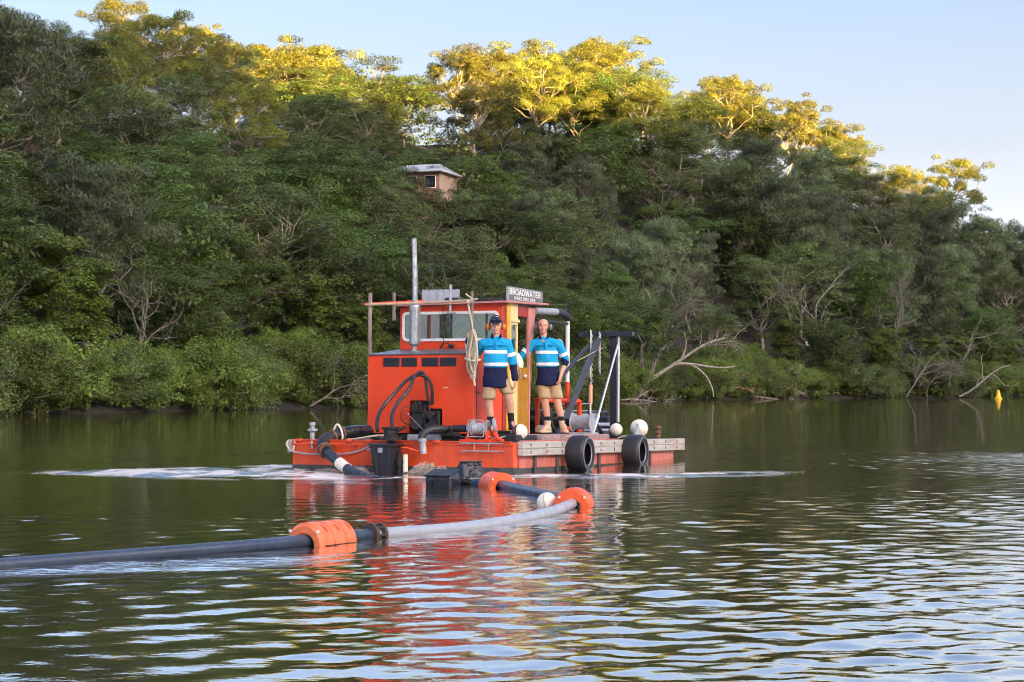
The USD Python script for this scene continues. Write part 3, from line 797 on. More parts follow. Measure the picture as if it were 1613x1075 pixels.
bp.lathe([(0, 0.72), (0.045, 0.72), (0.05, 0.68), (0.035, 0.665), (0.035, 0.63), (0.075, 0.62), (0.075, 0.59), (0.04, 0.575), (0.036, 0.45)], np.array([[1, 0, 0, 0.08], [0, 1, 0, 3.27], [0, 0, 1, 0], [0, 0, 0, 1.0]]), 14)
bp.tube([(0.08, 3.27, 0.5), (-0.04, 3.22, 0.42), (-0.05, 3.2, 0.33)], 0.016, 8)
bp.build('bow_bollard', GALV, dredge)

# engine box with louvres and cut-out
eng = MB()
EV0, EV1, EU0, EU1 = 0.974, 2.698, 0.75, 1.84
front = Polygon([(EV0, 0.566), (1.47, 0.566), (1.47, 0.935), (1.68, 0.935), (1.68, 1.052), (2.0, 1.052), (2.0, 0.566), (EV1, 0.566), (EV1, 1.722), (EV0, 1.736)])
ebox = panel('engine_box', front, 0, EU0, 0.03, RED, dredge)
for v0, v1 in ((2.445, 2.175), (2.145, 1.885), (1.81, 1.535), (1.515, 1.245)):
    vt = MB().box((EU0 - 0.006, v1, 1.555), (EU0 + 0.01, v0, 1.688), 0.004).build('vent', BLACK, ebox)
    sl = MB()
    for z in np.arange(1.575, 1.68, 0.02):
        sl.box((EU0 - 0.013, v1 + 0.008, z), (EU0 - 0.005, v0 - 0.008, z + 0.008), 0.002)
    sl.build('vent_slats', NAVYSTEEL, vt)
side = Polygon([(EU0 + 0.03, 0.566), (EU1, 0.566), (EU1, 1.855), (EU0 + 0.03, 1.737)])
panel('engine_box_side', side, 1, EV0, 0.025, RED, ebox)
panel('engine_box_side', side, 1, EV1 - 0.025, 0.025, RED, ebox)
hood = MB()
q = lambda u: 1.738 + (u - EU0) * 0.108
hood.add([(EU0 - 0.015, EV0 - 0.01, q(EU0)), (EU0 - 0.015, EV1 + 0.01, q(EU0) - 0.012), (EU1, EV1 + 0.01, q(EU1) - 0.012), (EU1, EV0 - 0.01, q(EU1)),
          (EU0 - 0.015, EV0 - 0.01, q(EU0) + 0.014), (EU0 - 0.015, EV1 + 0.01, q(EU0) + 0.002), (EU1, EV1 + 0.01, q(EU1) + 0.002), (EU1, EV0 - 0.01, q(EU1) + 0.014)],
         [(0, 1, 2, 3), (7, 6, 5, 4), (0, 4, 5, 1), (1, 5, 6, 2), (2, 6, 7, 3), (3, 7, 4, 0)])
hood.build('hood', paint('grey_hood_paint', (0.06, 0.065, 0.08), 0.3, 0.2, 3.0), ebox, smooth=False)
sm = MB().box((0.875, EV0 - 0.004, 0.6), (0.89, EV0 + 0.002, 1.7), 0.002)
sm.build('door_seam', BLACK, ebox)
MB().box((0.86, EV0 - 0.02, 1.16), (0.98, EV0 - 0.001, 1.19), 0.004).build('latch', RUST, ebox)
lb = MB()
for (v, z) in ((1.44, 1.243), (1.40, 1.243)):
    lb.box((EU0 - 0.004, v - 0.014, z - 0.01), (EU0 + 0.001, v + 0.014, z + 0.01), 0.002)
lb.build('maker_plates', PALEYEL, ebox)
MB().box((EU0 + 0.05, EV0 + 0.03, 0.463), (EU1, EV1 - 0.03, 0.566), 0.01).build('plinth', BLACK, ebox)
# machinery showing in the cut-out
mc = MB()
mc.box((0.9, 1.5, 0.5), (1.4, 2.0, 1.04), 0.03)
mc.box((0.70, 1.72, 0.62), (0.95, 1.96, 1.0), 0.03).box((0.66, 1.76, 0.86), (0.9, 1.9, 1.04), 0.02)
mc.box((0.72, 1.5, 0.56), (0.95, 1.68, 0.9), 0.02)
for v, z, r in ((1.84, 0.72, 0.1), (1.6, 0.66, 0.08), (1.62, 0.84, 0.06), (1.86, 0.95, 0.055)):
    mc.lathe([(0, 0.05), (r, 0.05), (r, 0.03), (r * 0.8, 0.025), (r, 0.015), (r, 0), (0, 0)][::-1], frame_to((-1, 0, 0), (0.68, v, z)), 18)
mc.build('engine', ENGINE, ebox)
mb_ = MB()
mb_.tube(spline([(0.66, 1.98, 0.96), (0.6, 2.06, 0.9), (0.62, 2.05, 0.74), (0.68, 1.98, 0.7)], 20), 0.008, 6)
mb_.tube(spline([(0.66, 1.67, 1.0), (0.63, 1.62, 0.9), (0.66, 1.64, 0.7), (0.7, 1.7, 0.6)], 20), 0.012, 6)
mb_.tube(spline([(0.6, 1.3, 0.66), (0.5, 1.2, 0.58), (0.5, 1.0, 0.5), (0.4, 0.7, 0.5)], 20), 0.028, 8)
mb_.tube(spline([(0.6, 2.0, 0.66), (0.4, 2.15, 0.53), (0.15, 2.05, 0.5), (0.0, 1.95, 0.56)], 20), 0.022, 8)
mb_.build('engine_hoses', BLACK, ebox)
rd = MB().ball((0.64, 1.97, 0.845), 0.018, 2).tube([(0.62, 1.96, 0.84), (0.2, 1.5, 0.6)], 0.006, 6)
rd.build('throttle_rod', STEEL, ebox)

# cab: walls with openings, window frame and panes, roof
W0, W1, WZ0, WZ1 = 1.06, 2.632, 2.005, 2.405
cabf = Polygon([(EV0, 1.80), (EV1, 1.80), (EV1, 2.50), (EV0, 2.552)]).difference(rrect(W0, WZ0, W1, WZ1, 0.06))
cab = panel('cab', cabf, 0, EU1, 0.03, RED, dredge)
ring = rrect(W0 - 0.028, WZ0 - 0.028, W1 + 0.028, WZ1 + 0.028, 0.08).difference(rrect(W0 + 0.012, WZ0 + 0.012, W1 - 0.012, WZ1 - 0.012, 0.05))
wf = panel('window_frame', ring, 0, EU1 - 0.014, 0.02, WHITE, cab)
mu = [W1, 2.5, 1.83, 1.24, W0]
for a, b in zip(mu[:-1], mu[1:]):
    MB().box((EU1 + 0.008, b + 0.008, WZ0), (EU1 + 0.013, a - 0.008, WZ1), 0.001).build('pane', GLASS, wf)
mm = MB()
for v in mu[1:-1]:
    mm.box((EU1 - 0.006, v - 0.013, WZ0 - 0.01), (EU1 + 0.02, v + 0.013, WZ1 + 0.01), 0.003)
mm.build('window_bars', BLACK, wf)
# left and back walls
lw = Polygon([(EU1 + 0.03, 0.566), (2.93, 0.566), (2.97, 1.7), (3.18, 2.52), (EU1 + 0.03, 2.50)]).difference(rrect(2.0, 1.85, 2.85, 2.4, 0.05))
panel('cab_wall', lw, 1, EV1 - 0.03, 0.03, RED, cab)
bw = Polygon([(EV0 + 0.01, 0.57), (EV1 - 0.031, 0.57), (EV1 - 0.031, 2.50), (EV0 + 0.01, 2.5)]).difference(rrect(1.0, 1.45, 2.58, 2.42, 0.02))
bm = MB(); w_, f_ = extrude(bw, 0, 0.0, 0.03)
w_[:, 0] += np.where(w_[:, 2] > 1.7, 2.93 + (w_[:, 2] - 1.7) * 0.27, 2.93)
bm.add(w_, f_).build('cab_wall', OCHRE, cab)
# right side: narrow front strip, yellow post, glazed frame, open doorway, pink rear panel
panel('cab_wall', Polygon([(EU1 + 0.03, 0.566), (2.0, 0.566), (2.0, 2.56), (EU1 + 0.03, 2.555)]), 1, EV0, 0.03, DARKRED, cab)
MB().box((2.004, EV0 - 0.02, 0.52), (2.115, EV0 + 0.05, 2.56), 0.008).build('door_post', YELLOW, cab)
df = panel('glazed_panel', Polygon([(2.12, 0.56), (2.43, 0.56), (2.43, 2.56), (2.12, 2.56)]).difference(rrect(2.165, 1.55, 2.385, 2.24, 0.02)), 1, EV0 - 0.012, 0.03, PALEYEL, cab, label='pale yellow narrow panel with a window')
MB().box((2.15, EV0 + 0.002, 1.54), (2.40, EV0 + 0.007, 2.25), 0.001).build('pane', GLASS, df)
MB().box((2.13, EV0 - 0.03, 2.275), (2.47, EV0 - 0.012, 2.325), 0.006).build('trim_rail', PALEYEL, df)
hd = MB().box((2.44, EV0 - 0.004, 0.575), (2.9, EV0 + 0.03, 1.59), 0.012).build('half_door', OCHRE, cab, label='ochre lower half door')
MB().ball((2.70, EV0 - 0.03, 1.45), 0.032, 2).tube([(2.70, EV0 - 0.03, 1.45), (2.70, EV0, 1.45)], 0.014, 8).build('knob', CHROME, hd)
MB().box((2.53, EV0 - 0.02, 1.4), (2.56, EV0 - 0.003, 1.56), 0.004).build('bolt_latch', STEEL, hd)
MB().box((2.905, EV0 - 0.015, 0.52), (2.95, EV0 + 0.03, 1.74), 0.006).build('door_edge', PINK, cab)
panel('rear_side_panel', Polygon([(2.88, 1.745), (2.955, 1.745), (3.19, 2.535), (2.88, 2.535)]), 1, EV0 - 0.008, 0.035, PINK, cab)
MB().box((2.44, EV0 + 0.001, 2.38), (2.88, EV0 + 0.03, 2.55), 0.004).build('lintel', DARKRED, cab)
# things inside: seat, console, white rail, lever bank
ins = MB().box((2.5, 1.5, 0.6), (2.85, 2.2, 1.25), 0.05).box((2.75, 1.5, 1.25), (2.87, 2.2, 1.75), 0.05)
ins.build('operator_seat', BLACK, cab)
MB().box((1.9, 1.2, 0.6), (2.15, 2.5, 1.8), 0.03).build('console', GALV, cab)
MB().tube([(2.62, 1.16, 1.6), (2.62, 1.16, 2.36)], 0.024, 10).build('grab_post', WHITE, cab)
MB().lathe([(0.0, 0.06), (0.08, 0.05), (0.135, 0.02), (0.14, 0.0), (0.0, -0.01)][::-1], frame_to((0.1, -1, 0.25), (2.64, 1.03, 1.68)), 24).build('instrument_dial', CREAM, cab, label='round pale dial')
# roof
rf = MB()
rz = lambda u: 2.555 + (u - 1.8) * 0.03
rf.add([(u, v, rz(u) + dz - (0.03 if v > 2 else 0)) for dz in (0, 0.028) for u, v in ((1.74, 0.88), (1.74, 2.80), (3.52, 2.80), (3.52, 0.88))],
       [(3, 2, 1, 0), (4, 5, 6, 7), (0, 1, 5, 4), (1, 2, 6, 5), (2, 3, 7, 6), (3, 0, 4, 7)])
roof = rf.build('roof', PINK, cab, smooth=False)
tp = MB()
rr_ = random.Random(4)
for k in range(9):
    u0, v0 = 1.8 + rr_.random() * 0.9, 1.0 + 1.0 * k / 9
    tp.box((u0, v0, rz(u0) + 0.03), (u0 + 0.5, v0 + 0.24, rz(u0) + 0.05 + 0.05 * rr_.random()), 0.014)
tp.build('roof_cover', BLACK, roof)
sp = MB()
sp.box((2.62, 2.05, 2.63), (2.65, 2.70, 2.83), 0.004)
spn = sp.build('solar_panel', GALV, roof)
for k in range(5):
    MB().box((2.612, 2.065 + k * 0.127, 2.645), (2.62, 2.182 + k * 0.127, 2.815), 0.002).build('panel_cell', STEEL, spn)
# sign board on the roof edge
sg = MB().box((1.925, 0.915, 2.60), (3.30, 0.94, 2.80), 0.004)
SIGNGREY = paint('sign_slate', (0.10, 0.115, 0.14), 0.5, 0.06, 4.0)
sgn = sg.build('sign_board', SIGNGREY, dredge, label='slate sign board lettered BROADWATER')
fr_ = MB()
for a, b in (((1.915, 0.905, 2.792), (3.31, 0.945, 2.808)), ((1.915, 0.905, 2.592), (3.31, 0.945, 2.604)), ((1.915, 0.905, 2.605), (1.94, 0.945, 2.791)), ((3.285, 0.905, 2.605), (3.31, 0.945, 2.791))):
    fr_.box(a, b, 0.002)
fr_.build('sign_frame', GALV, sgn)
for text, h, u0, z0, wide in (('BROADWATER', 0.092, 1.975, 2.695, 1.27), ('0452 293 293', 0.05, 2.16, 2.622, 0.86)):
    tm = meshkit.text_mesh(text, h, 0.004, bold=True)
    v = np.array(tm.vertices); k = wide / (v[:, 0].max() - v[:, 0].min())
    w = np.c_[u0 + (v[:, 0] - v[:, 0].min()) * k, 0.9148 - v[:, 2], z0 + v[:, 1]]
    MB().add(w, tm.faces).build('lettering', WHITE, sgn, smooth=False)

# posts, poles and pipes round the cab
MB().tube([(0.80, 2.70, 1.70), (0.80, 2.70, 2.67)], 0.03, 10).build('post', WOODPOST, dredge)
MB().tube([(0.80, 1.025, 1.72), (0.80, 1.025, 2.67)], 0.024, 10).build('post', WOODPOST, dredge)
MB().tube([(1.70, 2.74, 2.30), (1.70, 2.74, 2.73)], 0.028, 10).build('post', WOODPOST, dredge)
MB().tube([(0.77, 2.76, 2.492), (0.76, 1.9, 2.50), (0.77, 1.0, 2.53)], 0.019, 8).build('pole', POLE, dredge)
MB().tube([(0.79, 2.79, 2.50), (1.3, 2.6, 2.545), (1.86, 2.3, 2.60)], 0.022, 8).build('red_bar', RED, dredge)
ex = MB().lathe([(0, 1.885), (0.05, 1.885), (0.083, 1.91), (0.085, 1.93), (0.085, 2.47), (0.08, 2.5), (0.045, 2.525), (0.036, 2.54)], np.array([[1, 0, 0, 1.3], [0, 1, 0, 2.19], [0, 0, 1, 0], [0, 0, 0, 1.0]]), 28)
exh = ex.build('exhaust', STEEL, dredge)
MB().tube([(1.3, 2.19, 2.53), (1.3, 2.195, 3.0), (1.3, 2.215, 3.52)], 0.037, 18, cap=False).tube([(1.3, 2.215, 3.52), (1.3, 2.195, 3.0)], 0.031, 18, cap=False).build('stack', CHROME, exh)
MB().tube([(1.3, 2.19, 1.79), (1.3, 2.19, 1.89)], 0.03, 14).lathe([(0, 1.80), (0.07, 1.80), (0.07, 1.82), (0, 1.82)][::-1], np.array([[1, 0, 0, 1.3], [0, 1, 0, 2.19], [0, 0, 1, 0], [0, 0, 0, 1.0]]), 16).build('base_flange', GALV, exh)
MB().lathe([(0.037, 2.55), (0.045, 2.55), (0.045, 2.575), (0.037, 2.575)], np.array([[1, 0, 0, 1.3], [0, 1, 0, 2.19], [0, 0, 1, 0], [0, 0, 0, 1.0]]), 18).build('clamp', GALV, exh)
br = MB().tube([(1.79, 1.82, 2.40), (1.79, 1.82, 2.84)], 0.024, 14).box((1.78, 1.74, 2.40), (1.84, 1.90, 2.425), 0.004)
br.build('breather_pipe', CHROME, dredge)
MB().tube(spline([(1.825, 1.97, 2.50), (1.825, 1.955, 2.35), (1.825, 1.95, 2.1), (1.825, 1.95, 1.95), (1.82, 2.02, 1.85)], 30), 0.007, 6).tube(spline([(1.82, 2.0, 1.86), (1.81, 1.96, 1.93), (1.80, 1.90, 1.945), (1.79, 1.82, 1.92)], 20), 0.007, 6).build('cable', BLACK, dredge)
MB().ball((1.785, 1.80, 1.905), (0.03, 0.055, 0.035), 2).build('microphone', BLACK, dredge)

# pump drive: tapered leg box hung over the bow, hydraulic hoses
lg = MB()
top, bot = np.array([(-0.36, 1.74), (-0.06, 1.74), (-0.06, 2.10), (-0.36, 2.10)]), np.array([(-0.31, 1.77), (-0.10, 1.77), (-0.10, 2.02), (-0.31, 2.02)])
lg.mesh(m3.Manifold.hull_points(np.r_[np.c_[top, np.full(4, 0.385)], np.c_[bot, np.full(4, -0.25)]]))
leg = lg.build('pump_leg', BLACK, dredge, smooth=False, label='black tapered pump leg over the bow')
MB().box((-0.38, 1.71, 0.386), (-0.02, 2.13, 0.42), 0.008).build('leg_plate', NAVYSTEEL, leg)
for v in (1.80, 1.92, 2.04):
    MB().tube([(-0.362, v, 0.38), (-0.314, 1.895 + (v - 1.92) * 0.6, -0.2)], 0.010, 6).build('leg_rib', NAVYSTEEL, leg)
mt = MB().tube([(-0.2, 1.85, 0.42), (-0.2, 1.85, 0.50)], 0.05, 14).lathe([(0, 0.47), (0.16, 0.47), (0.16, 0.5), (0.1, 0.52), (0.1, 0.62), (0.13, 0.63), (0.13, 0.66), (0, 0.66)], np.array([[1, 0, 0, -0.2], [0, 1, 0, 1.85], [0, 0, 1, 0], [0, 0, 0, 1.0]]), 18)
for a in range(6):
    mt.ball((-0.2 + 0.15 * math.cos(a * 1.05), 1.85 + 0.15 * math.sin(a * 1.05), 0.505), 0.018, 1)
mt.build('hydraulic_motor', ENGINE, leg)
MB().box((-0.37, 1.9, 0.29), (-0.355, 1.97, 0.36), 0.004).build('leg_plate', GALV, leg)
MB().tube([(-0.2, 2.1, 0.33), (-0.2, 2.22, 0.33), (-0.05, 2.24, 0.34)], 0.014, 8).build('leg_bracket', GALV, leg)
wc = MB().lathe([(0, 0.02), (0.032, 0.02), (0.036, 0.04), (0.036, 0.25), (0.032, 0.27), (0, 0.27)], np.array([[1, 0, 0, -0.26], [0, 1, 0, 1.58], [0, 0, 1, 0], [0, 0, 0, 1.0]]), 16)
wc.build('white_canister', CREAM, leg)
MB().lathe([(0, 0.0), (0.04, 0.0), (0.04, 0.1), (0.06, 0.11), (0.06, 0.2), (0.03, 0.21), (0.03, 0.3), (0, 0.3)], np.array([[1, 0, 0, -0.24], [0, 1, 0, 1.68], [0, 0, 1, 0], [0, 0, 0, 1.0]]), 14).build('filter', ENGINE, leg)
MB().tube(spline([(-0.25, 1.66, 0.36), (-0.2, 1.5, 0.34), (-0.1, 1.42, 0.31), (-0.03, 1.4, 0.33)], 16), 0.012, 8).build('leg_hose', RED, leg)
for pts in ([(-0.2, 2.06, 0.60), (-0.1, 2.12, 0.72), (0.1, 2.14, 0.93), (0.3, 2.04, 1.15), (0.42, 1.90, 1.34), (0.5, 1.77, 1.42), (0.56, 1.65, 1.40), (0.6, 1.57, 1.22), (0.66, 1.59, 1.0)],
            [(-0.2, 1.80, 0.62), (-0.1, 1.88, 0.80), (0.1, 1.86, 1.04), (0.3, 1.78, 1.25), (0.45, 1.75, 1.44), (0.52, 1.71, 1.47), (0.58, 1.66, 1.33), (0.66, 1.60, 1.02)]):
    hs = spline(pts, 90)
    hose = MB().tube(hs, 0.024, 9).build('hydraulic_hose', BLACK, leg)
    gu = MB()
    for k in range(4, 55, 2):
        gu.tube(hs[k:k + 2], 0.028, 8)
    gu.build('spiral_guard', NAVYSTEEL, hose)

# outlet elbow that spills over the bow
ol = MB().tube(spline([(0.22, 1.16, 0.63), (0.1, 1.2, 0.635), (-0.02, 1.3, 0.62), (-0.1, 1.38, 0.56), (-0.12, 1.38, 0.45)], 24), 0.055, 14)
olp = ol.build('outlet_pipe', BLACK, dredge)
MB().tube([(-0.12, 1.38, 0.46), (-0.12, 1.36, 0.28)], 0.05, 14, cap=False).tube([(-0.12, 1.38, 0.50), (-0.12, 1.38, 0.45)], 0.064, 14).build('outlet_spout', GALV, olp)
MB().box((0.2, 1.28, 0.463), (0.4, 1.78, 0.55), 0.012).build('battery_box', GALV, dredge)
ex2 = MB().box((0.3, 1.1, 0.5), (0.62, 1.45, 0.68), 0.03).build('pump_casing', ENGINE, dredge)

# big discharge pipe leading over the left bow into the water
dp = spline([(0.9, 2.62, 0.60), (0.72, 2.72, 0.585), (0.5, 2.82, 0.575), (0.33, 2.90, 0.545)], 14)
dpp = MB().tube(dp, 0.098, 18).build('discharge_pipe', BLACKGLOSS, dredge)
el = spline([(0.34, 2.9, 0.545), (0.2, 2.96, 0.52), (0.06, 3.01, 0.47), (-0.06, 3.02, 0.42), (-0.15, 2.95, 0.34), (-0.2, 2.89, 0.305)], 20)
MB().tube(el, 0.092, 18).build('elbow', BLACK, dpp)
for p, d, r in ((el[-1], (-0.15, -0.2, -0.11), 0.118), (el[-3], (-0.1, -0.1, -0.1), 0.114), (el[1], (1, -0.5, 0.1), 0.118), (el[6], (1, -0.4, 0.3), 0.108)):
    M = frame_to(d, p)
    fl = MB().lathe([(0.08, -0.014), (r, -0.014), (r, 0.014), (0.08, 0.014)], M, 20)
    for a in range(6):
        fl.ball(M[:3, 3] + M[:3, :3] @ np.array([math.cos(a * 1.047) * r * 0.9, math.sin(a * 1.047) * r * 0.9, 0.015]), 0.014, 1)
    fl.build('flange', RUST, dpp)
hp = spline([(-0.2, 2.89, 0.305), (-0.3, 2.75, 0.23), (-0.5, 2.46, 0.10), (-0.75, 2.07, -0.03), (-0.92, 1.75, -0.085), (-1.15, 1.40, -0.13), (-1.5, 0.9, -0.3)], 50)
MB().tube(hp, 0.078, 18).build('flexible_hose', BLACKGLOSS, dpp)
MB().tube(hp[9:15], 0.084, 18).build('tape_band', CREAM, dpp, label='pale worn tape band')
MB().tube(spline([(0.2, 3.0, 0.5), (0.2, 2.97, 0.63), (0.2, 2.92, 0.69), (0.2, 2.87, 0.64), (0.2, 2.85, 0.48)], 24), 0.015, 8).build('rope_loop', CREAM, dpp)
MB().tube(spline([(0.2, 2.75, 0.47), (0.25, 2.5, 0.5), (0.3, 2.3, 0.53), (0.35, 2.1, 0.52), (0.3, 1.95, 0.48)], 24), 0.014, 8).build('deck_rope', ROPE, dredge)

# winch on the near bow corner
w1 = MB()
w1.lathe([(0, -0.01), (0.035, -0.01), (0.035, 0.28), (0, 0.28)], frame_to((0, -1, 0), (0.17, 0.80, 0.645)), 14)
wn = w1.build('bow_winch', STEEL, dredge, label='bow winch with cable drum on red base')
dr = MB().lathe([(0.085 + 0.006 * (k % 2), k * 0.011) for k in range(19)], frame_to((0, -1, 0), (0.17, 0.705, 0.64)), 20)
dr.build('cable_drum', GALV, wn)
fg = MB()
for v in (0.49, 0.72):
    fg.lathe([(0.0, 0), (0.125, 0), (0.125, 0.01), (0.0, 0.01)], frame_to((0, -1, 0), (0.17, v, 0.645)), 24)
fg.build('drum_flange', GALV, wn)
gf = [(0.04, 0.735, 0.53), (0.04, 0.735, 0.745), (0.04, 0.72, 0.765), (0.04, 0.51, 0.765), (0.04, 0.495, 0.745), (0.04, 0.495, 0.53)]
MB().tube(gf + [gf[0]], 0.009, 8).build('guard_frame', GALV, wn)
MB().tube([(0.17, 0.82, 0.645), (0.17, 1.03, 0.645)], 0.05, 14).build('winch_motor', ENGINE, wn)
MB().lathe([(0, 0), (0.07, 0), (0.075, 0.03), (0.05, 0.05), (0, 0.05)], frame_to((0, -1, 0), (0.17, 0.79, 0.645)), 18).build('coupling', STEEL, wn)
MB().lathe([(0, 0), (0.09, 0), (0.11, 0.02), (0.11, 0.05), (0, 0.06)], frame_to((0.4, -1, 0.2), (0.2, 0.42, 0.68)), 20).build('brake_disc', GALV, wn)
bs = MB().box((0.0, 0.38, 0.466), (0.3, 0.86, 0.49), 0.006)
for v in (0.46, 0.76):
    bs.mesh(m3.Manifold.hull_points(np.array([(0.02, v - 0.012, 0.49), (0.32, v - 0.012, 0.49), (0.12, v - 0.012, 0.62), (0.22, v - 0.012, 0.62), (0.02, v + 0.012, 0.49), (0.32, v + 0.012, 0.49), (0.12, v + 0.012, 0.62), (0.22, v + 0.012, 0.62)])))
bs.tube([(0.2, 0.4, 0.62), (0.1, 0.3, 0.5), (0.05, 0.2, 0.475)], 0.03, 8)
bs.build('winch_base', RED, wn, smooth=False)
MB().tube(spline([(0.1, 0.5, 0.56), (0.15, 0.43, 0.52), (0.3, 0.36, 0.515), (0.5, 0.28, 0.545)], 20), 0.009, 6).build('winch_cable', GALV, wn)

# tubular frame behind the cab
MB().tube([(4.6, 0.97, 1.12), (4.6, 0.97, 2.46)], 0.034, 14).build('frame_post', WHITE, dredge)
MB().tube([(4.6, 0.97, 0.5), (4.6, 0.97, 1.40)], 0.040, 14).build('frame_post', RED, dredge)
gp = MB().tube([(3.14, 0.97, 2.50), (4.1, 0.97, 2.53)], 0.055, 16)
gpp = gp.build('overhead_pipe', GALV, dredge)
MB().tube(spline([(4.08, 0.97, 2.53), (4.3, 0.97, 2.525), (4.5, 0.97, 2.49), (4.62, 0.97, 2.44)], 14), 0.06, 16).build('pipe_elbow', BLACK, gpp)
cl = MB()
for k in range(5):
    cl.tube([(4.66, 0.93, 2.50 + k * 0.045), (4.72, 1.01, 2.53 + k * 0.045)], 0.014, 6)
cl.build('coil_spring', BLACK, gpp)
MB().ball((3.22, 0.92, 2.30), 0.045, 2).build('lamp', WHITE, gpp)
MB().tube([(3.2, 0.97, 2.36), (4.58, 0.97, 2.36)], 0.026, 12).build('frame_bar', BLACK, dredge)
MB().tube([(3.25, 0.97, 1.09), (5.12, 0.97, 1.09), (5.155, 0.97, 1.08), (5.165, 0.97, 1.05), (5.165, 0.97, 0.5)], 0.042, 14).tube([(3.28, 0.97, 1.12), (3.28, 0.97, 0.5)], 0.035, 12).build('red_guard_rail', RED, dredge)
rs = MB()
for k in range(3):
    rs.tube([(3.28, 1.5, 0.5 + 0.2 * k), (5.1, 1.5, 0.55 + 0.2 * k)], 0.012, 6)
rs.build('pipe_runs', GALV, dredge)

# gantry
gt = MB().box((5.62, 0.20, 2.19), (5.74, 1.17, 2.27), 0.006)
gan = gt.build('gantry', NAVYSTEEL, dredge, label='black gantry with beam, braces and bright rods')
MB().box((5.66, 0.49, 0.46), (5.78, 0.61, 2.19), 0.006).build('leg', NAVYSTEEL, gan)
ln = MB(); ln.tube([(5.68, 0.80, 2.2), (3.75, 0.80, 0.5)], 0.062, 4); ln.build('leg', NAVYSTEEL, gan, smooth=False)
MB().tube([(5.3, 0.86, 2.02), (4.6, 0.86, 1.72), (3.9, 0.86, 1.41)], 0.03, 8).build('brace', NAVYSTEEL, gan)
MB().tube([(5.68, 0.46, 2.19), (5.68, 0.46, 0.75)], 0.016, 10).build('hydraulic_rod', WHITE, gan)
MB().tube([(5.66, 0.47, 2.05), (4.80, 0.50, 0.85)], 0.018, 10).tube([(4.80, 0.50, 0.85), (4.55, 0.52, 0.52)], 0.032, 10).build('hydraulic_rod', STEEL, gan)
for v0, z1 in ((0.93, 1.2), (0.78, 1.55)):
    ch = MB()
    for k in range(22):
        z = 2.24 - k * (2.24 - z1) / 22
        ch.ball((5.60 + 0.012 * (k % 2), v0 - 0.012 * (k % 2), z), (0.016, 0.016, 0.036), 1)
    ch.build('chain', GALV, gan)
MB().tube([(5.59, 0.93, 2.30), (5.58, 0.93, 1.5)], 0.012, 8).build('sling_rope', WHITE, gan)
MB().tube(spline([(5.6, 0.72, 2.0), (4.6, 0.85, 1.72), (3.5, 0.95, 1.42)], 20), 0.005, 6).build('guy_rope', ROPE, gan)

# aft winch and machinery
aw = MB().lathe([(0.11 + 0.005 * (k % 2), k * 0.016) for k in range(20)], frame_to((0, -1, 0), (3.95, 0.62, 0.74)), 22)
awn = aw.build('aft_winch', GALV, dredge, label='aft winch with broad steel drum')
for v in (0.30, 0.63):
    MB().lathe([(0, 0), (0.155, 0), (0.155, 0.012), (0, 0.012)], frame_to((0, -1, 0), (3.95, v, 0.74)), 26).build('drum_flange', GALV, awn)
MB().box((3.8, 0.22, 0.46), (4.1, 0.72, 0.58), 0.02).build('winch_base', GALV, awn)
MB().tube([(3.95, 0.65, 0.74), (3.95, 0.92, 0.74)], 0.07, 14).build('winch_motor', ENGINE, awn)
r2 = random.Random(9)
for k in range(16):
    u, v = 3.4 + r2.random() * 3.3, 1.0 + r2.random() * 0.9
    MB().box((u, v, 0.46), (u + 0.15 + 0.25 * r2.random(), v + 0.12 + 0.2 * r2.random(), 0.6 + 0.38 * r2.random()), 0.025).build('aft_engine_block', ENGINE, dredge)
for k in range(7):
    u, v = 3.3 + r2.random() * 1.6, 0.98 + r2.random() * 0.3
    MB().tube(spline([(u, v, 0.5), (u + 0.15, v + 0.1, 0.72 + 0.2 * r2.random()), (u + 0.4, v, 0.66 + 0.2 * r2.random()), (u + 0.5, v + 0.2, 0.5)], 16), 0.022, 8).build('aft_hose', ENGINE, dredge)
MB().lathe([(0, 0), (0.05, 0), (0.06, 0.05), (0.06, 0.2), (0.045, 0.24), (0.045, 0.34), (0, 0.34)], frame_to((1, -0.2, 0), (3.02, 0.86, 0.63)), 16).build('hydraulic_cylinder', STEEL, dredge)
MB().box((5.9, 1.3, 0.80), (7.0, 1.6, 0.94), 0.02).build('tank', CREAM, dredge, label='long cream tank')
ca = MB()
for z in (0.60, 0.70):
    ca.tube([(5.4, 1.0, z), (7.1, 1.0, z)], 0.034, 12)
ca.build('ladder_cylinders', STEEL, dredge)
lf = MB().tube([(5.3, 1.2, 0.90), (7.15, 1.2, 0.92)], 0.024, 8).tube([(7.15, 1.2, 0.92), (7.2, 1.2, 0.5)], 0.03, 8).tube([(5.8, 1.05, 0.92), (6.2, 0.9, 0.5)], 0.026, 8).box((6.75, 1.0, 0.62), (7.05, 1.3, 0.86), 0.04)
lf.build('cutter_ladder', NAVYSTEEL, dredge)
hr = MB()
for k in range(4):
    hr.tube([(5.6, 1.25 + 0.1 * k, 1.05), (6.5, 1.25 + 0.1 * k, 1.06)], 0.010, 6)
hr.build('rack_bars', GALV, dredge)
MB().lathe([(0, 0.68), (0.06, 0.68), (0.065, 0.64), (0.045, 0.62), (0.045, 0.58), (0.06, 0.56), (0.045, 0.54), (0.045, 0.46)], np.array([[1, 0, 0, 7.0], [0, 1, 0, 0.2], [0, 0, 1, 0], [0, 0, 0, 1.0]]), 14).build('stern_bollard', RUST, dredge)
MB().box((4.95, 0.12, 0.46), (5.5, 0.5, 0.52), 0.02).build('hatch', BLACK, dredge)
mk = MB().tube([(4.7, 0.6, 0.5), (4.7, 0.6, 1.05)], 0.014, 8).build('marker_stick', WHITE, dredge)
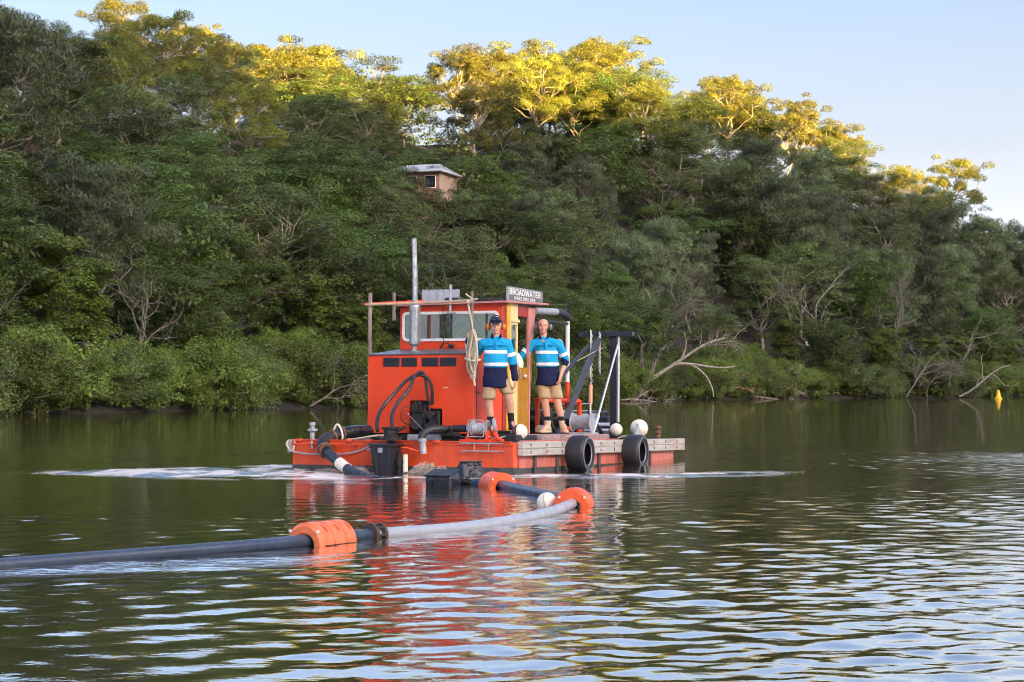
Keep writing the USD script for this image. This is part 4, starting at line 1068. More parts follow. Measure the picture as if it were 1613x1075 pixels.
MB().tube([(4.7, 0.6, 1.05), (4.7, 0.6, 1.36)], 0.033, 10).build('marker_sleeve', paint('pale_orange_foam', (0.72, 0.34, 0.22), 0.6), mk)

# tyres hanging outside the timber
def tyre(u, label):
    t = thing('fender_tyre', label, 'tyre', on_barge(u, -0.24, 0.268), 'slick tyres hung as fenders')
    M = frame_to((0, 1, 0))
    R, w = 0.278, 0.14
    prof = [(0.165, -w + 0.02), (0.19, -w - 0.004), (0.235, -w - 0.012), (0.262, -w + 0.008), (R, -w + 0.045), (R + 0.004, 0), (R, w - 0.045), (0.262, w - 0.008), (0.235, w + 0.012), (0.19, w + 0.004), (0.165, w - 0.02), (0.18, w - 0.03), (0.225, w - 0.04), (0.25, 0), (0.225, -w + 0.04), (0.18, -w + 0.03)]
    MB().lathe(prof, M, 44, close=True).build('carcass', BLACK, t)
    MB().lathe([(0.238, -w - 0.0135), (0.246, -w - 0.0125), (0.246, -w - 0.008), (0.238, -w - 0.008)], M, 44, close=True).lathe([(0.166, -w + 0.012), (0.172, -w + 0.008), (0.176, -w + 0.02), (0.166, -w + 0.024)], M, 44, close=True).build('bead_ring', GALV, t)
    MB().tube([(0, 0.0, 0.262), (0.0, 0.2, 0.25), (0, 0.3, 0.215)], 0.012, 6).tube([(0, 0.0, 0.262), (0, -0.04, 0.262)], 0.012, 6).build('hanging_rope', ROPE, t)


tyre(1.99, 'black slick tyre nearest the two men, hung on the timber fender')
tyre(4.52, 'black slick tyre below the gantry, hung on the timber fender')


# white floats lying on deck
def deck_float(u, v, z, r, a, label, two=False):
    t = thing('deck_buoy', label, 'buoy', on_barge(u, v, z, a), 'round floats lying on the deck')
    tilt = frame_to((1, -0.25, 0.1) if not two else (-0.35, -0.93, 0.1))
    th = np.linspace(0, PI, 17)
    pr = [(r * math.sin(x), -r * math.cos(x)) for x in th]
    if two:
        MB().lathe(pr[:9], tilt, 28).build('dark_half', MAROON, t)
        MB().lathe(pr[8:], tilt, 28).build('white_half', CREAM, t)
    else:
        MB().lathe(pr, tilt, 28).build('shell', CREAM, t)
    MB().lathe([(r * 0.999, -0.004), (r * 1.03, -0.004), (r * 1.03, 0.004), (r * 0.999, 0.004)], tilt, 28).build('seam', CREAM if not two else MAROON, t)
    MB().tube([tilt[:3, :3] @ np.array([0, 0, -r * 0.98]), tilt[:3, :3] @ np.array([0, 0, -r * 1.22])], 0.022, 10).build('eye', GALV, t)
    tx = MB()
    for k in range(3):
        p = tilt[:3, :3] @ np.array([-0.05 * r - 0.02 * k, -r * 0.96, 0.25 * r])
    M = frame_to((0.1, -1, 0.05))


deck_float(0.68, 0.2, 0.60, 0.115, 0.25, 'half white half maroon float on the deck beside the front man', True)
deck_float(4.98, 0.25, 0.62, 0.105, -1.2, 'small cream float on deck at the foot of the gantry')
deck_float(6.2, 0.27, 0.64, 0.15, 0.5, 'large cream float on deck near the stern bollard')
# a red striped chock plate near the last float is part of the dredge
MB().mesh(m3.Manifold.hull_points(np.array([(5.55, 0.12, 0.46), (5.9, 0.12, 0.46), (5.7, 0.12, 0.72), (5.75, 0.12, 0.70), (5.55, 0.15, 0.46), (5.9, 0.15, 0.46), (5.7, 0.15, 0.72), (5.75, 0.15, 0.70)]))).build('chock_plate', GALV, dredge, smooth=False)
MB().box((5.5, 0.10, 0.463), (5.9, 0.16, 0.53), 0.006).build('chock_base', RED, dredge)

# coil of rope hung on the post beside the front man
rc = thing('rope_coil', 'coil of cream rope hanging from the post beside the front man', 'rope', on_barge(0.62, 0.93, 2.09))
rr = np.random.default_rng(8)
cm = MB()
for k in range(11):
    w, x = rr.uniform(0.02, 0.07), rr.uniform(-0.05, 0.05)
    y0 = rr.uniform(-0.04, 0.04)
    lo = -0.60 - rr.random() * 0.16
    pts = [(x, y0 * 0.4, 0.0), (x + 0.02, y0 + w * 0.8, -0.15), (x, y0 + w, -0.45), (x, y0 + w * 0.7, lo + 0.08), (x, y0, lo), (x - 0.01, y0 - w * 0.7, lo + 0.08), (x - 0.02, y0 - w, -0.45), (x, y0 - w * 0.8, -0.15), (x, y0 * 0.4, 0.0)]
    pts = np.array(pts) + np.r_[np.zeros((1, 3)), rr.normal(size=(7, 3)) * 0.009, np.zeros((1, 3))]
    cm.tube(spline(pts, 40), 0.0115, 6)
cm.build('loops', ROPE, rc)
MB().tube(spline([(0.04, 0.11, -0.42), (-0.09, 0.05, -0.44), (-0.1, -0.05, -0.46), (0.02, -0.12, -0.44), (0.08, 0, -0.43), (0.04, 0.11, -0.42)], 30), 0.014, 6).build('binding_turn', ROPE, rc)
MB().tube(spline([(0, 0, 0.0), (0.0, 0.03, 0.18), (0.02, 0.075, 0.34), (0.05, 0.10, 0.44)], 20), 0.013, 6).tube(spline([(0.05, 0.10, 0.44), (0.0, 0.06, 0.40), (0.05, 0.02, 0.42), (0.1, 0.07, 0.47), (0.06, 0.14, 0.53)], 24), 0.013, 6).tube(spline([(0.0, 0.06, 0.4), (0.0, -0.02, 0.44), (0.0, -0.07, 0.45)], 12), 0.014, 6).build('hanging_end', ROPE, rc)
MB().tube(spline([(0.0, -0.02, -0.66), (0.0, -0.03, -0.76), (0.01, -0.04, -0.82)], 12), 0.016, 6).build('tail', ROPE, rc)
# ------------------------------------------------------------------ the two men
SKIN = paint('skin_tanned', (0.54, 0.29, 0.195), 0.55, 0.08, 14.0, dirt=(0.42, 0.17, 0.11), dirt_amt=0.4)
SHIRT = paint('bright_blue_cloth', (0.012, 0.30, 0.56), 0.8, 0.08, 9.0, spec=0.2)
NAVY = paint('navy_cloth', (0.012, 0.014, 0.05), 0.85, 0.15, 9.0, spec=0.2)
TAPE = paint('silver_reflective_tape', (0.74, 0.74, 0.77), 0.4, 0.05, 20.0)
KHAKI = paint('khaki_cloth', (0.40, 0.285, 0.165), 0.85, 0.12, 9.0, dirt=(0.3, 0.2, 0.11), dirt_amt=0.4, spec=0.2)
SOCK = paint('black_sock', (0.014, 0.012, 0.016), 0.9)
BOOT_TAN = paint('tan_boot_suede', (0.52, 0.40, 0.27), 0.8, 0.12, 12.0)
BOOT_DARK = paint('dark_boot', (0.03, 0.026, 0.024), 0.6)
SOLE = paint('boot_sole', (0.05, 0.04, 0.035), 0.7)
HAIR = paint('dark_hair', (0.04, 0.03, 0.024), 0.8)
DARKPL = paint('dark_eye_and_lash', (0.03, 0.02, 0.018), 0.4)
LIP = paint('lips', (0.36, 0.13, 0.10), 0.5)
EYEW = paint('eye_white', (0.6, 0.56, 0.52), 0.3)
ORANGE_PL = paint('orange_earcup', (0.72, 0.15, 0.01), 0.35)
GREY_PL = paint('grey_purple_earcup', (0.12, 0.115, 0.14), 0.35, dirt=(0.3, 0.3, 0.34), dirt_amt=0.4)
_ico = np.array(trimesh.creation.icosphere(2, 1.0).vertices)


def ell(c, r):
    return _ico * np.asarray(r, float) + np.asarray(c, float)


def hull2(c0, r0, c1, r1):
    return m3.Manifold.hull_points(np.r_[ell(c0, r0), ell(c1, r1)])


def soft(man, edge=0.025, it=8, rough=0.0, seed=0, scale=9.0):
    q = man.refine_to_length(edge).to_mesh()
    t = trimesh.Trimesh(np.array(q.vert_properties[:, :3]), np.array(q.tri_verts))
    trimesh.smoothing.filter_taubin(t, 0.5, -0.52, it)
    if rough:
        n = t.vertex_normals
        v = np.array(t.vertices)
        d = meshkit.fbm(v * np.array([scale, scale, scale * 0.7]) + seed, 3, seed) - 0.5
        t.vertices = v + n * (d * rough)[:, None]
    return t


def total(ms):
    out = ms[0]
    for m in ms[1:]:
        out = out + m
    return out


def cut(t, z=None, keep='above', n=None, o=None):
    n = np.array([0, 0, 1.0 if keep == 'above' else -1.0]) if n is None else n
    o = np.array([0, 0, z]) if o is None else o
    return trimesh.intersections.slice_mesh_plane(t, n, o)


def grow(t, d):
    u = trimesh.Trimesh(np.array(t.vertices), np.array(t.faces))
    u.vertices = np.array(t.vertices) + np.array(t.vertex_normals) * d
    return u


def hand(wrist, d, palm, side, curl=0.5):
    """palm and five unequal fingers; d points along the hand, palm is the palm's normal, side (+1, -1) says where the thumb is"""
    d = np.asarray(d, float) / np.linalg.norm(d)
    palm = np.asarray(palm, float) - d * (np.asarray(palm, float) @ d); palm /= np.linalg.norm(palm)
    w = np.cross(d, palm) * side
    wrist = np.asarray(wrist, float)
    ms = [m3.Manifold.hull_points(np.r_[ell(wrist, (0.026,) * 3), ell(wrist + d * 0.085 + w * 0.028, (0.015,) * 3), ell(wrist + d * 0.085 - w * 0.028, (0.014,) * 3), ell(wrist + d * 0.03 + w * 0.03, (0.017,) * 3)])]
    for k, (off, L) in enumerate(((0.029, 0.072), (0.010, 0.080), (-0.010, 0.075), (-0.028, 0.058))):
        p = wrist + d * 0.086 + w * off
        a = curl * 0.5 + 0.05 * k
        for seg, f in enumerate((0.45, 0.32, 0.25)):
            q = p + (d * math.cos(a) + palm * math.sin(a)) * L * f
            ms.append(hull2(p, (0.0095 - 0.0008 * seg,) * 3, q, (0.0088 - 0.0009 * seg,) * 3))
            p = q; a += curl * 0.75
    p = wrist + d * 0.028 + w * 0.034
    a = 0.6
    for L, r in ((0.034, 0.0125), (0.03, 0.011), (0.024, 0.0095)):
        q = p + (d * math.cos(a) * 0.8 + w * math.sin(a) + palm * curl * 0.7) * L
        ms.append(hull2(p, (r,) * 3, q, (r * 0.9,) * 3)); p = q; a -= 0.25
    return ms


def person(label, M, J, cap, muff, boots, long_left, group=None, seed=1):
    t = thing('person', label, 'person', M)
    P = {k: np.array(v, float) for k, v in J.items() if isinstance(v, tuple)}
    hd, nk = P['head'], P['neck']
    look = unit(P['look'])
    right = unit(np.cross(look, [0, 0, 1.0])) * -1          # towards picture right when he looks at us
    right = unit(np.cross([0, 0, 1.0], -look))
    upv = np.cross(right, -look) * -1
    upv = np.array([0, 0, 1.0])
    F = lambda x, y, z: hd + right * x + look * y + upv * z   # x picture right, y out of the face, z up
    # ---- one continuous body
    ms = [m3.Manifold.hull_points(np.r_[np.array([F(*p) for p in ell((0, -0.012, 0.035), (0.082, 0.098, 0.088))]), np.array([F(*p) for p in ell((0, 0.022, -0.075), (0.052, 0.058, 0.038))])])]
    ms.append(m3.Manifold.hull_points(np.array([F(*p) for p in np.r_[ell((0, 0.088, 0.012), (0.009, 0.012, 0.012)), ell((0, 0.106, -0.026), (0.015, 0.014, 0.010))]])))       # nose
    ms.append(m3.Manifold.hull_points(np.array([F(*p) for p in np.r_[ell((-0.04, 0.070, 0.028), (0.016, 0.012, 0.008)), ell((0.04, 0.070, 0.028), (0.016, 0.012, 0.008))]])))   # brow
    ms.append(m3.Manifold.hull_points(np.array([F(*p) for p in ell((0, 0.076, -0.092), (0.022, 0.016, 0.016))])))                                                                    # chin
    for s in (-1, 1):
        ms.append(m3.Manifold.hull_points(np.array([F(*p) for p in ell((0.080 * s, -0.012, -0.005), (0.012, 0.022, 0.032))])))
        ms.append(m3.Manifold.hull_points(np.array([F(*p) for p in ell((0.042 * s, 0.056, -0.03), (0.024, 0.022, 0.022))])))
    head = soft(total(ms), 0.012, 4)
    ms2 = [hull2(F(0, -0.02, -0.07), (0.055, 0.058, 0.05), nk, (0.062, 0.06, 0.05)), hull2(nk, (0.07, 0.065, 0.05), P['chest'], (0.14, 0.10, 0.12)),
           hull2(P['chest'], (0.15, 0.105, 0.14), P['hip'], (0.145, 0.10, 0.12))]
    for s in ('R', 'L'):
        ms2 += [hull2(P['sh' + s], (0.062,) * 3, P['el' + s], (0.044,) * 3), hull2(P['el' + s], (0.043,) * 3, P['wr' + s], (0.028,) * 3),
                hull2(P['hp' + s], (0.09,) * 3, P['kn' + s], (0.062,) * 3), hull2(P['kn' + s], (0.06, 0.06, 0.07), P['kn' + s] * 0.68 + P['an' + s] * 0.32 + np.array([0, 0.018, 0]), (0.060, 0.062, 0.07)),
                hull2(P['kn' + s] * 0.68 + P['an' + s] * 0.32 + np.array([0, 0.018, 0]), (0.058, 0.06, 0.06), P['an' + s], (0.038, 0.042, 0.04)),
                hull2(P['an' + s], (0.038, 0.042, 0.05), P['toe' + s], (0.036, 0.036, 0.028))]
        ms2 += hand(P['wr' + s], P['hd' + s], P['pm' + s], J['th' + s], J['cu' + s])
    body = soft(total(ms2), 0.022, 5)
    fine = total(ms)
    q = (m3.Manifold(m3.Mesh(np.asarray(head.vertices, np.float32), np.asarray(head.faces, np.uint32))) + m3.Manifold(m3.Mesh(np.asarray(body.vertices, np.float32), np.asarray(body.faces, np.uint32))))
    bd = MB().mesh(q).build('body', SKIN, t, smooth=60)
    # ---- face
    for s in (-1, 1):
        ew = MB(); ew.add(np.array([F(*p) for p in ell((0.033 * s, 0.072, 0.010), (0.013, 0.008, 0.0065))]), trimesh.creation.icosphere(2, 1.0).faces); ew.build('eye', EYEW, bd)
        e = MB(); e.add(np.array([F(*p) for p in ell((0.033 * s, 0.0785, 0.010), (0.006, 0.004, 0.006))]), trimesh.creation.icosphere(2, 1.0).faces); e.build('pupil', DARKPL, bd)
        b = MB(); b.add(np.array([F(*p) for p in ell((0.036 * s, 0.081, 0.031), (0.019, 0.005, 0.0045))]), trimesh.creation.icosphere(2, 1.0).faces); b.build('eyebrow', HAIR, bd)
    b = MB(); b.add(np.array([F(*p) for p in ell((0, 0.083, -0.058), (0.024, 0.007, 0.007))]), trimesh.creation.icosphere(2, 1.0).faces); b.build('mouth', LIP, bd)
    # ---- shirt: loose torso and sleeves
    hem = J['hem']
    hemc = np.array([P['hip'][0], P['hip'][1], hem])
    sh = [hull2(P['chest'] + np.array([0, 0, 0.05]), (0.176, 0.125, 0.12), P['hip'] + np.array([0, 0, 0.05]), (0.178, 0.138, 0.10)), hull2(P['hip'], (0.18, 0.142, 0.09), hemc, (0.196, 0.155, 0.02)),
          m3.Manifold.hull_points(np.r_[ell(P['shR'] + np.array([0.03, 0, -0.03]), (0.07, 0.09, 0.07)), ell(P['shL'] + np.array([-0.03, 0, -0.03]), (0.07, 0.09, 0.07)), ell(nk + np.array([0, 0, -0.01]), (0.075, 0.075, 0.03))])]
    sleeves = {}
    for s in ('R', 'L'):
        a, b_, c = P['sh' + s], P['el' + s], P['wr' + s]
        end = c if J['sleeve' + s] == 'long' else b_ + (c - b_) * 0.28
        up_ = [hull2(a + np.array([0, 0, -0.02]), (0.07, 0.078, 0.078), b_, (0.062,) * 3), hull2(b_, (0.064,) * 3, end, (0.05,) * 3)]
        sleeves[s] = (a, b_, end)
        sh += up_
    shirt = soft(total(sh), 0.022, 4, 0.034, seed, 9.0)
    zc = J['colour_z']
    up = cut(shirt, zc, 'above')
    # cuffs: what lies past the elbow on each sleeve is navy
    cuff = None
    for s in ('R', 'L'):
        a, b_, end = sleeves[s]
        axis = unit(end - b_); o = b_ + (end - b_) * J['cuff' + s]
        v = np.array(up.triangles_center)
        on = ((v - o) @ axis > 0) & (np.linalg.norm((v - o) - ((v - o) @ axis)[:, None] * axis, axis=1) < 0.11)
        part = up.submesh([np.nonzero(on)[0]], append=True) if on.any() else None
        up = up.submesh([np.nonzero(~on)[0]], append=True)
        if part is not None:
            MB().mesh(part).build('cuff', NAVY, t, smooth=60)
    s_ = MB().mesh(up).build('shirt', SHIRT, t, smooth=60)
    MB().mesh(cut(shirt, zc, 'below')).build('shirt_hem', NAVY, t, smooth=60)
    for z0, z1 in J['bands']:
        torso = soft(total(sh[:3]), 0.022, 4, 0.034, seed, 9.0)
        bnd = cut(cut(grow(torso, 0.006), z0, 'above'), z1, 'below')
        MB().mesh(bnd).build('reflective_tape', TAPE, s_, smooth=60)
    for s in ('R', 'L'):
        a, b_, end = sleeves[s]
        for f0, f1 in J['armband' + s]:
            p, q_ = a + (b_ - a) * f0, a + (b_ - a) * f1
            ax = unit(b_ - a)
            sl = soft(total([hull2(a + np.array([0, 0, -0.02]), (0.07, 0.078, 0.078), b_, (0.062,) * 3), hull2(b_, (0.064,) * 3, end, (0.05,) * 3)]), 0.022, 4, 0.034, seed, 9.0)
            bnd = cut(cut(grow(sl, 0.008), n=ax, o=p), n=-ax, o=q_)
            if len(bnd.faces):
                MB().mesh(bnd).build('sleeve_tape', TAPE, s_, smooth=60)
    # collar and placket
    col = m3.Manifold.hull_points(np.r_[ell(nk + np.array([0, 0.01, 0.045]), (0.072, 0.07, 0.02)), ell(nk + np.array([0, -0.01, -0.02]), (0.095, 0.09, 0.02))]) - m3.Manifold.hull_points(np.r_[ell(nk + np.array([0, -0.03, 0.09]), (0.062, 0.06, 0.03)), ell(nk + np.array([0, -0.075, -0.03]), (0.035, 0.05, 0.03))])
    MB().mesh(soft(col, 0.02, 2)).build('collar', NAVY, s_, smooth=60)
    fx = -0.135 + P['chest'][1]
    pk = MB().box((P['chest'][0] - 0.012 + P['lean'][0], fx - 0.004, P['chest'][2] + 0.03), (P['chest'][0] + 0.012 + P['lean'][0], fx + 0.02, P['chest'][2] + 0.17), 0.004)
    pk.build('placket', SHIRT, s_)
    for s in (-1, 1):
        MB().box((P['chest'][0] + s * 0.085 - 0.05, fx + 0.002, P['chest'][2] + 0.075), (P['chest'][0] + s * 0.085 + 0.05, fx + 0.03, P['chest'][2] + 0.10), 0.006).build('pocket_flap', SHIRT, s_)
    # ---- shorts
    so = [hull2(P['hip'] + np.array([0, 0, 0.0]), (0.150, 0.11, 0.08), (P['hpR'] + P['hpL']) / 2 + np.array([0, 0, -0.03]), (0.158, 0.115, 0.06))]
    for s in ('R', 'L'):
        e = P['hp' + s] + (P['kn' + s] - P['hp' + s]) * J['short' + s]
        so.append(hull2(P['hp' + s] + np.array([0, 0, -0.06]), (0.098, 0.108, 0.07), e, (0.104, 0.106, 0.012)))
    MB().mesh(soft(total(so), 0.022, 4, 0.018, seed + 3, 12.0)).build('shorts', KHAKI, t, smooth=60)
    # ---- socks and boots
    for s in ('R', 'L'):
        an, toe = P['an' + s], P['toe' + s]
        k = unit(P['kn' + s] - an)
        fd = toe - an; fd[2] = 0; fd = unit(fd)
        MB().mesh(soft(total([hull2(an - k * 0.02, (0.046, 0.05, 0.04), an + k * boots['sock'], (0.051, 0.054, 0.012))]), 0.02, 2, 0.006, 4, 20)).build('sock', SOCK, t, smooth=60)
        heel = np.array([an[0], an[1], toe[2]]) - fd * 0.03
        bt = [hull2(heel + np.array([0, 0, 0.0]), (0.042, 0.042, 0.035), toe, (0.047, 0.047, 0.032)), hull2(heel + fd * 0.03, (0.044, 0.048, 0.04), an + k * boots['top'], (0.052, 0.055, 0.012)), hull2(an, (0.045, 0.05, 0.04), toe - fd * 0.03 + np.array([0, 0, 0.01]), (0.042, 0.042, 0.028))]
        bo = soft(total(bt), 0.018, 4)
        bb = MB().mesh(cut(bo, P['an' + s][2] * 0 + toe[2] - 0.012, 'above')).build('boot', boots['mat'], t, smooth=60)
        so_ = m3.Manifold.hull_points(np.r_[ell(heel + np.array([0, 0, -0.018]), (0.047, 0.047, 0.012)), ell(toe + np.array([0, 0, -0.018]), (0.051, 0.051, 0.012))])
        MB().mesh(so_).build('sole', SOLE, bb, smooth=40)
    # ---- headwear
    if cap:
        cp = m3.Manifold.hull_points(np.array([F(*p) for p in ell((0, -0.008, 0.062), (0.088, 0.108, 0.078))])) .trim_by_plane((0, 0, 1), float(hd[2] + 0.052))
        cpp = MB().mesh(soft(cp, 0.015, 2)).build('cap', NAVY, t, smooth=60)
        br_ = m3.Manifold.hull_points(np.array([F(*p) for p in np.r_[ell((-0.055, 0.085, 0.056), (0.02, 0.02, 0.006)), ell((0.055, 0.085, 0.056), (0.02, 0.02, 0.006)), ell((-0.03, 0.155, 0.046), (0.02, 0.014, 0.005)), ell((0.03, 0.155, 0.046), (0.02, 0.014, 0.005))]]))
        MB().mesh(br_).build('peak', NAVY, cpp, smooth=40)
        gl = MB()
        for s in (-1, 1):
            gl.add(np.array([F(*p) for p in ell((0.04 * s, 0.098, 0.09), (0.034, 0.012, 0.017))]), trimesh.creation.icosphere(2, 1.0).faces)
        gl.build('sunglasses', BLACKGLOSS, cpp)
        hr_ = m3.Manifold.hull_points(np.array([F(*p) for p in ell((0, -0.03, 0.02), (0.084, 0.088, 0.07))]))
        MB().mesh(hr_.trim_by_plane(tuple(float(x) for x in -look), float(-(hd @ look) + 0.0))).build('hair', HAIR, t, smooth=60)
    bandz = 0.16 if cap else 0.138
    ang = np.linspace(0, PI, 17)
    mf = MB().tube([F(0.098 * math.cos(a), -0.015, 0.0 + bandz * math.sin(a)) for a in ang], 0.009, 8).build('ear_muffs', BLACK, t)
    for s in (-1, 1):
        cm_ = m3.Manifold.hull_points(np.array([F(*p) for p in np.r_[ell((0.104 * s, -0.012, -0.008), (0.014, 0.040, 0.052)), ell((0.134 * s, -0.012, -0.008), (0.014, 0.031, 0.042))]]))
        MB().mesh(soft(cm_, 0.012, 2)).build('ear_cup', muff, mf, smooth=60)
        cu = m3.Manifold.hull_points(np.array([F(*p) for p in ell((0.092 * s, -0.012, -0.008), (0.012, 0.036, 0.046))]))
        MB().mesh(cu).build('cushion', BLACK, mf, smooth=60)
    return t


def stand(u, v, z):
    M = np.eye(4); M[:3, 3] = (BARGE @ np.array([u, v, z, 1.0]))[:3]
    return M


MB().box((1.22, 0.52, 0.462), (1.395, 0.96, 0.612), 0.01).box((1.4, 0.60, 0.553), (1.62, 0.96, 0.612), 0.01).build('door_step', BLACK, dredge)
person('man in navy cap and orange ear muffs, hand on the post with the rope coil', stand(0.86, 0.56, 0.558), dict(
    head=(-0.083, -0.03, 1.585), neck=(-0.078, 0.0, 1.43), chest=(-0.085, 0.0, 1.22), hip=(-0.09, 0.0, 0.93), lean=(0.0, 0, 0), look=(0.02, -1, -0.02),
    shR=(-0.275, 0.02, 1.355), elR=(-0.43, 0.22, 1.13), wrR=(-0.495, 0.17, 1.39), hdR=(0.10, 0.02, 1.0), pmR=(0.8, -0.5, 0), thR=1, cuR=0.9,
    shL=(0.09, 0.0, 1.345), elL=(0.165, 0.02, 1.06), wrL=(0.195, -0.03, 0.82), hdL=(0.05, -0.1, -1), pmL=(-1, 0.2, 0), thL=1, cuL=0.45,
    hpR=(-0.16, 0.0, 0.88), hpL=(-0.0, 0.02, 0.88), knR=(-0.19, -0.01, 0.47), knL=(0.115, 0.04, 0.50), anR=(-0.15, 0.03, 0.10), anL=(0.145, 0.13, 0.155), toeR=(-0.16, -0.13, 0.032), toeL=(0.20, -0.02, 0.088),
    hem=0.70, colour_z=0.985, bands=[(1.185, 1.235), (1.005, 1.05)], armbandR=[(0.62, 0.86)], armbandL=[(0.52, 0.70)], sleeveR='long', sleeveL='long', cuffR=0.35, cuffL=0.2, shortR=0.86, shortL=0.72),
    True, ORANGE_PL, dict(mat=BOOT_DARK, sock=0.16, top=0.04), True, seed=2)
person('bald man with dark ear muffs and tan boots leaning an arm on the cab doorway', stand(3.16, 0.60, 0.556), dict(
    head=(-0.205, -0.03, 1.685), neck=(-0.195, 0.0, 1.52), chest=(-0.165, 0.0, 1.31), hip=(-0.125, 0.0, 1.0), lean=(0.0, 0, 0), look=(-0.02, -1, 0.0),
    shR=(-0.355, 0.02, 1.435), elR=(-0.53, -0.02, 1.235), wrR=(-0.66, 0.05, 1.20), hdR=(-0.9, 0.3, -0.15), pmR=(0, 0, -1), thR=-1, cuR=0.35,
    shL=(0.045, 0.0, 1.44), elL=(0.15, 0.03, 1.14), wrL=(0.07, -0.12, 0.92), hdL=(-0.2, -0.1, -1), pmL=(-1, 0.5, 0), thL=1, cuL=0.5,
    hpR=(-0.21, 0.0, 0.94), hpL=(-0.05, 0.0, 0.94), knR=(-0.175, -0.03, 0.49), knL=(0.02, -0.01, 0.49), anR=(-0.125, 0.03, 0.135), anL=(0.11, 0.02, 0.135), toeR=(-0.235, -0.08, 0.034), toeL=(0.15, -0.13, 0.034),
    hem=0.77, colour_z=1.055, bands=[(1.255, 1.305), (1.075, 1.12)], armbandR=[(0.62, 0.84)], armbandL=[(0.55, 0.72)], sleeveR='long', sleeveL='short', cuffR=0.45, cuffL=0.1, shortR=0.83, shortL=0.83),
    False, GREY_PL, dict(mat=BOOT_TAN, sock=0.14, top=0.085), False, seed=5)
# ------------------------------------------------------------------ the floating pipeline
PIPE = paint('blue_black_pipe', (0.032, 0.048, 0.078), 0.3, 0.15, 3.0, dirt=(0.06, 0.065, 0.07), dirt_amt=0.35)
PIPE_PALE = paint('pale_grey_pipe', (0.30, 0.325, 0.37), 0.3, 0.08, 3.0, dirt=(0.3, 0.31, 0.33), dirt_amt=0.5)
FLOATRED = paint('orange_red_float', (0.66, 0.09, 0.022), 0.38, 0.1, 6.0, dirt=(0.58, 0.16, 0.09), dirt_amt=0.5, spec=0.4)
FLOATORANGE = paint('faded_orange_float', (0.66, 0.15, 0.055), 0.45, 0.1, 6.0, dirt=(0.62, 0.24, 0.14), dirt_amt=0.5, spec=0.4)
pts = np.array([(-6.3, 11.2, 0.0), (-4.9, 12.35, 0.01), (-3.47, 13.57, 0.02), (-2.75, 14.29, 0.025), (-1.78, 15.30, 0.035), (-1.53, 15.70, 0.035), (-1.13, 16.38, 0.025), (-0.58, 17.10, 0.015), (-0.04, 18.15, 0.015), (0.38, 19.30, 0.03), (0.60, 20.36, 0.045), (0.66, 20.8, 0.045), (0.60, 21.5, 0.03), (0.33, 22.8, 0.015), (-0.01, 24.05, 0.03), (-0.2, 24.75, 0.04), (-0.5, 25.5, 0.0), (-0.8, 26.0, -0.1)])
path = spline(pts, 420)
pl_ = thing('pipeline', 'blue-black dredge pipe floating in a long curve across the water', 'pipe')
ci = int(np.argmin(np.linalg.norm(path[:, :2] - np.array([-1.13, 16.40]), axis=1)))
fi = int(np.argmin(np.linalg.norm(path[:, :2] - np.array([0.63, 20.55]), axis=1)))
MB().tube(path[:ci + 1], 0.051, 20).build('pipe', PIPE, pl_)
MB().tube(path[ci:fi], 0.053, 20).build('pipe', PIPE_PALE, pl_, label='pale grey wet pipe section')
MB().tube(path[fi:], 0.062, 20).build('pipe', PIPE, pl_)
d = path[ci + 1] - path[ci - 1]
cp = MB()
M = frame_to(d, path[ci])
for o in (-0.055, 0.055):
    Mo = M.copy(); Mo[:3, 3] = M[:3, 3] + M[:3, 2] * o
    cp.lathe([(0.05, -0.016), (0.095, -0.016), (0.10, 0), (0.095, 0.016), (0.05, 0.016)], Mo, 22)
DARKIRON = paint('dark_wet_iron', (0.05, 0.035, 0.028), 0.5, 0.3, 12.0)
coup = cp.build('coupling_flange', DARKIRON, pl_)
cb = MB()
for a in range(8):
    p0 = M[:3, 3] + M[:3, :3] @ np.array([0.083 * math.cos(a * 0.785), 0.083 * math.sin(a * 0.785), -0.07]); p1 = M[:3, 3] + M[:3, :3] @ np.array([0.083 * math.cos(a * 0.785), 0.083 * math.sin(a * 0.785), 0.07])
    cb.tube([p0, p1], 0.011, 6)
cb.build('coupling_bolts', DARKIRON, coup)


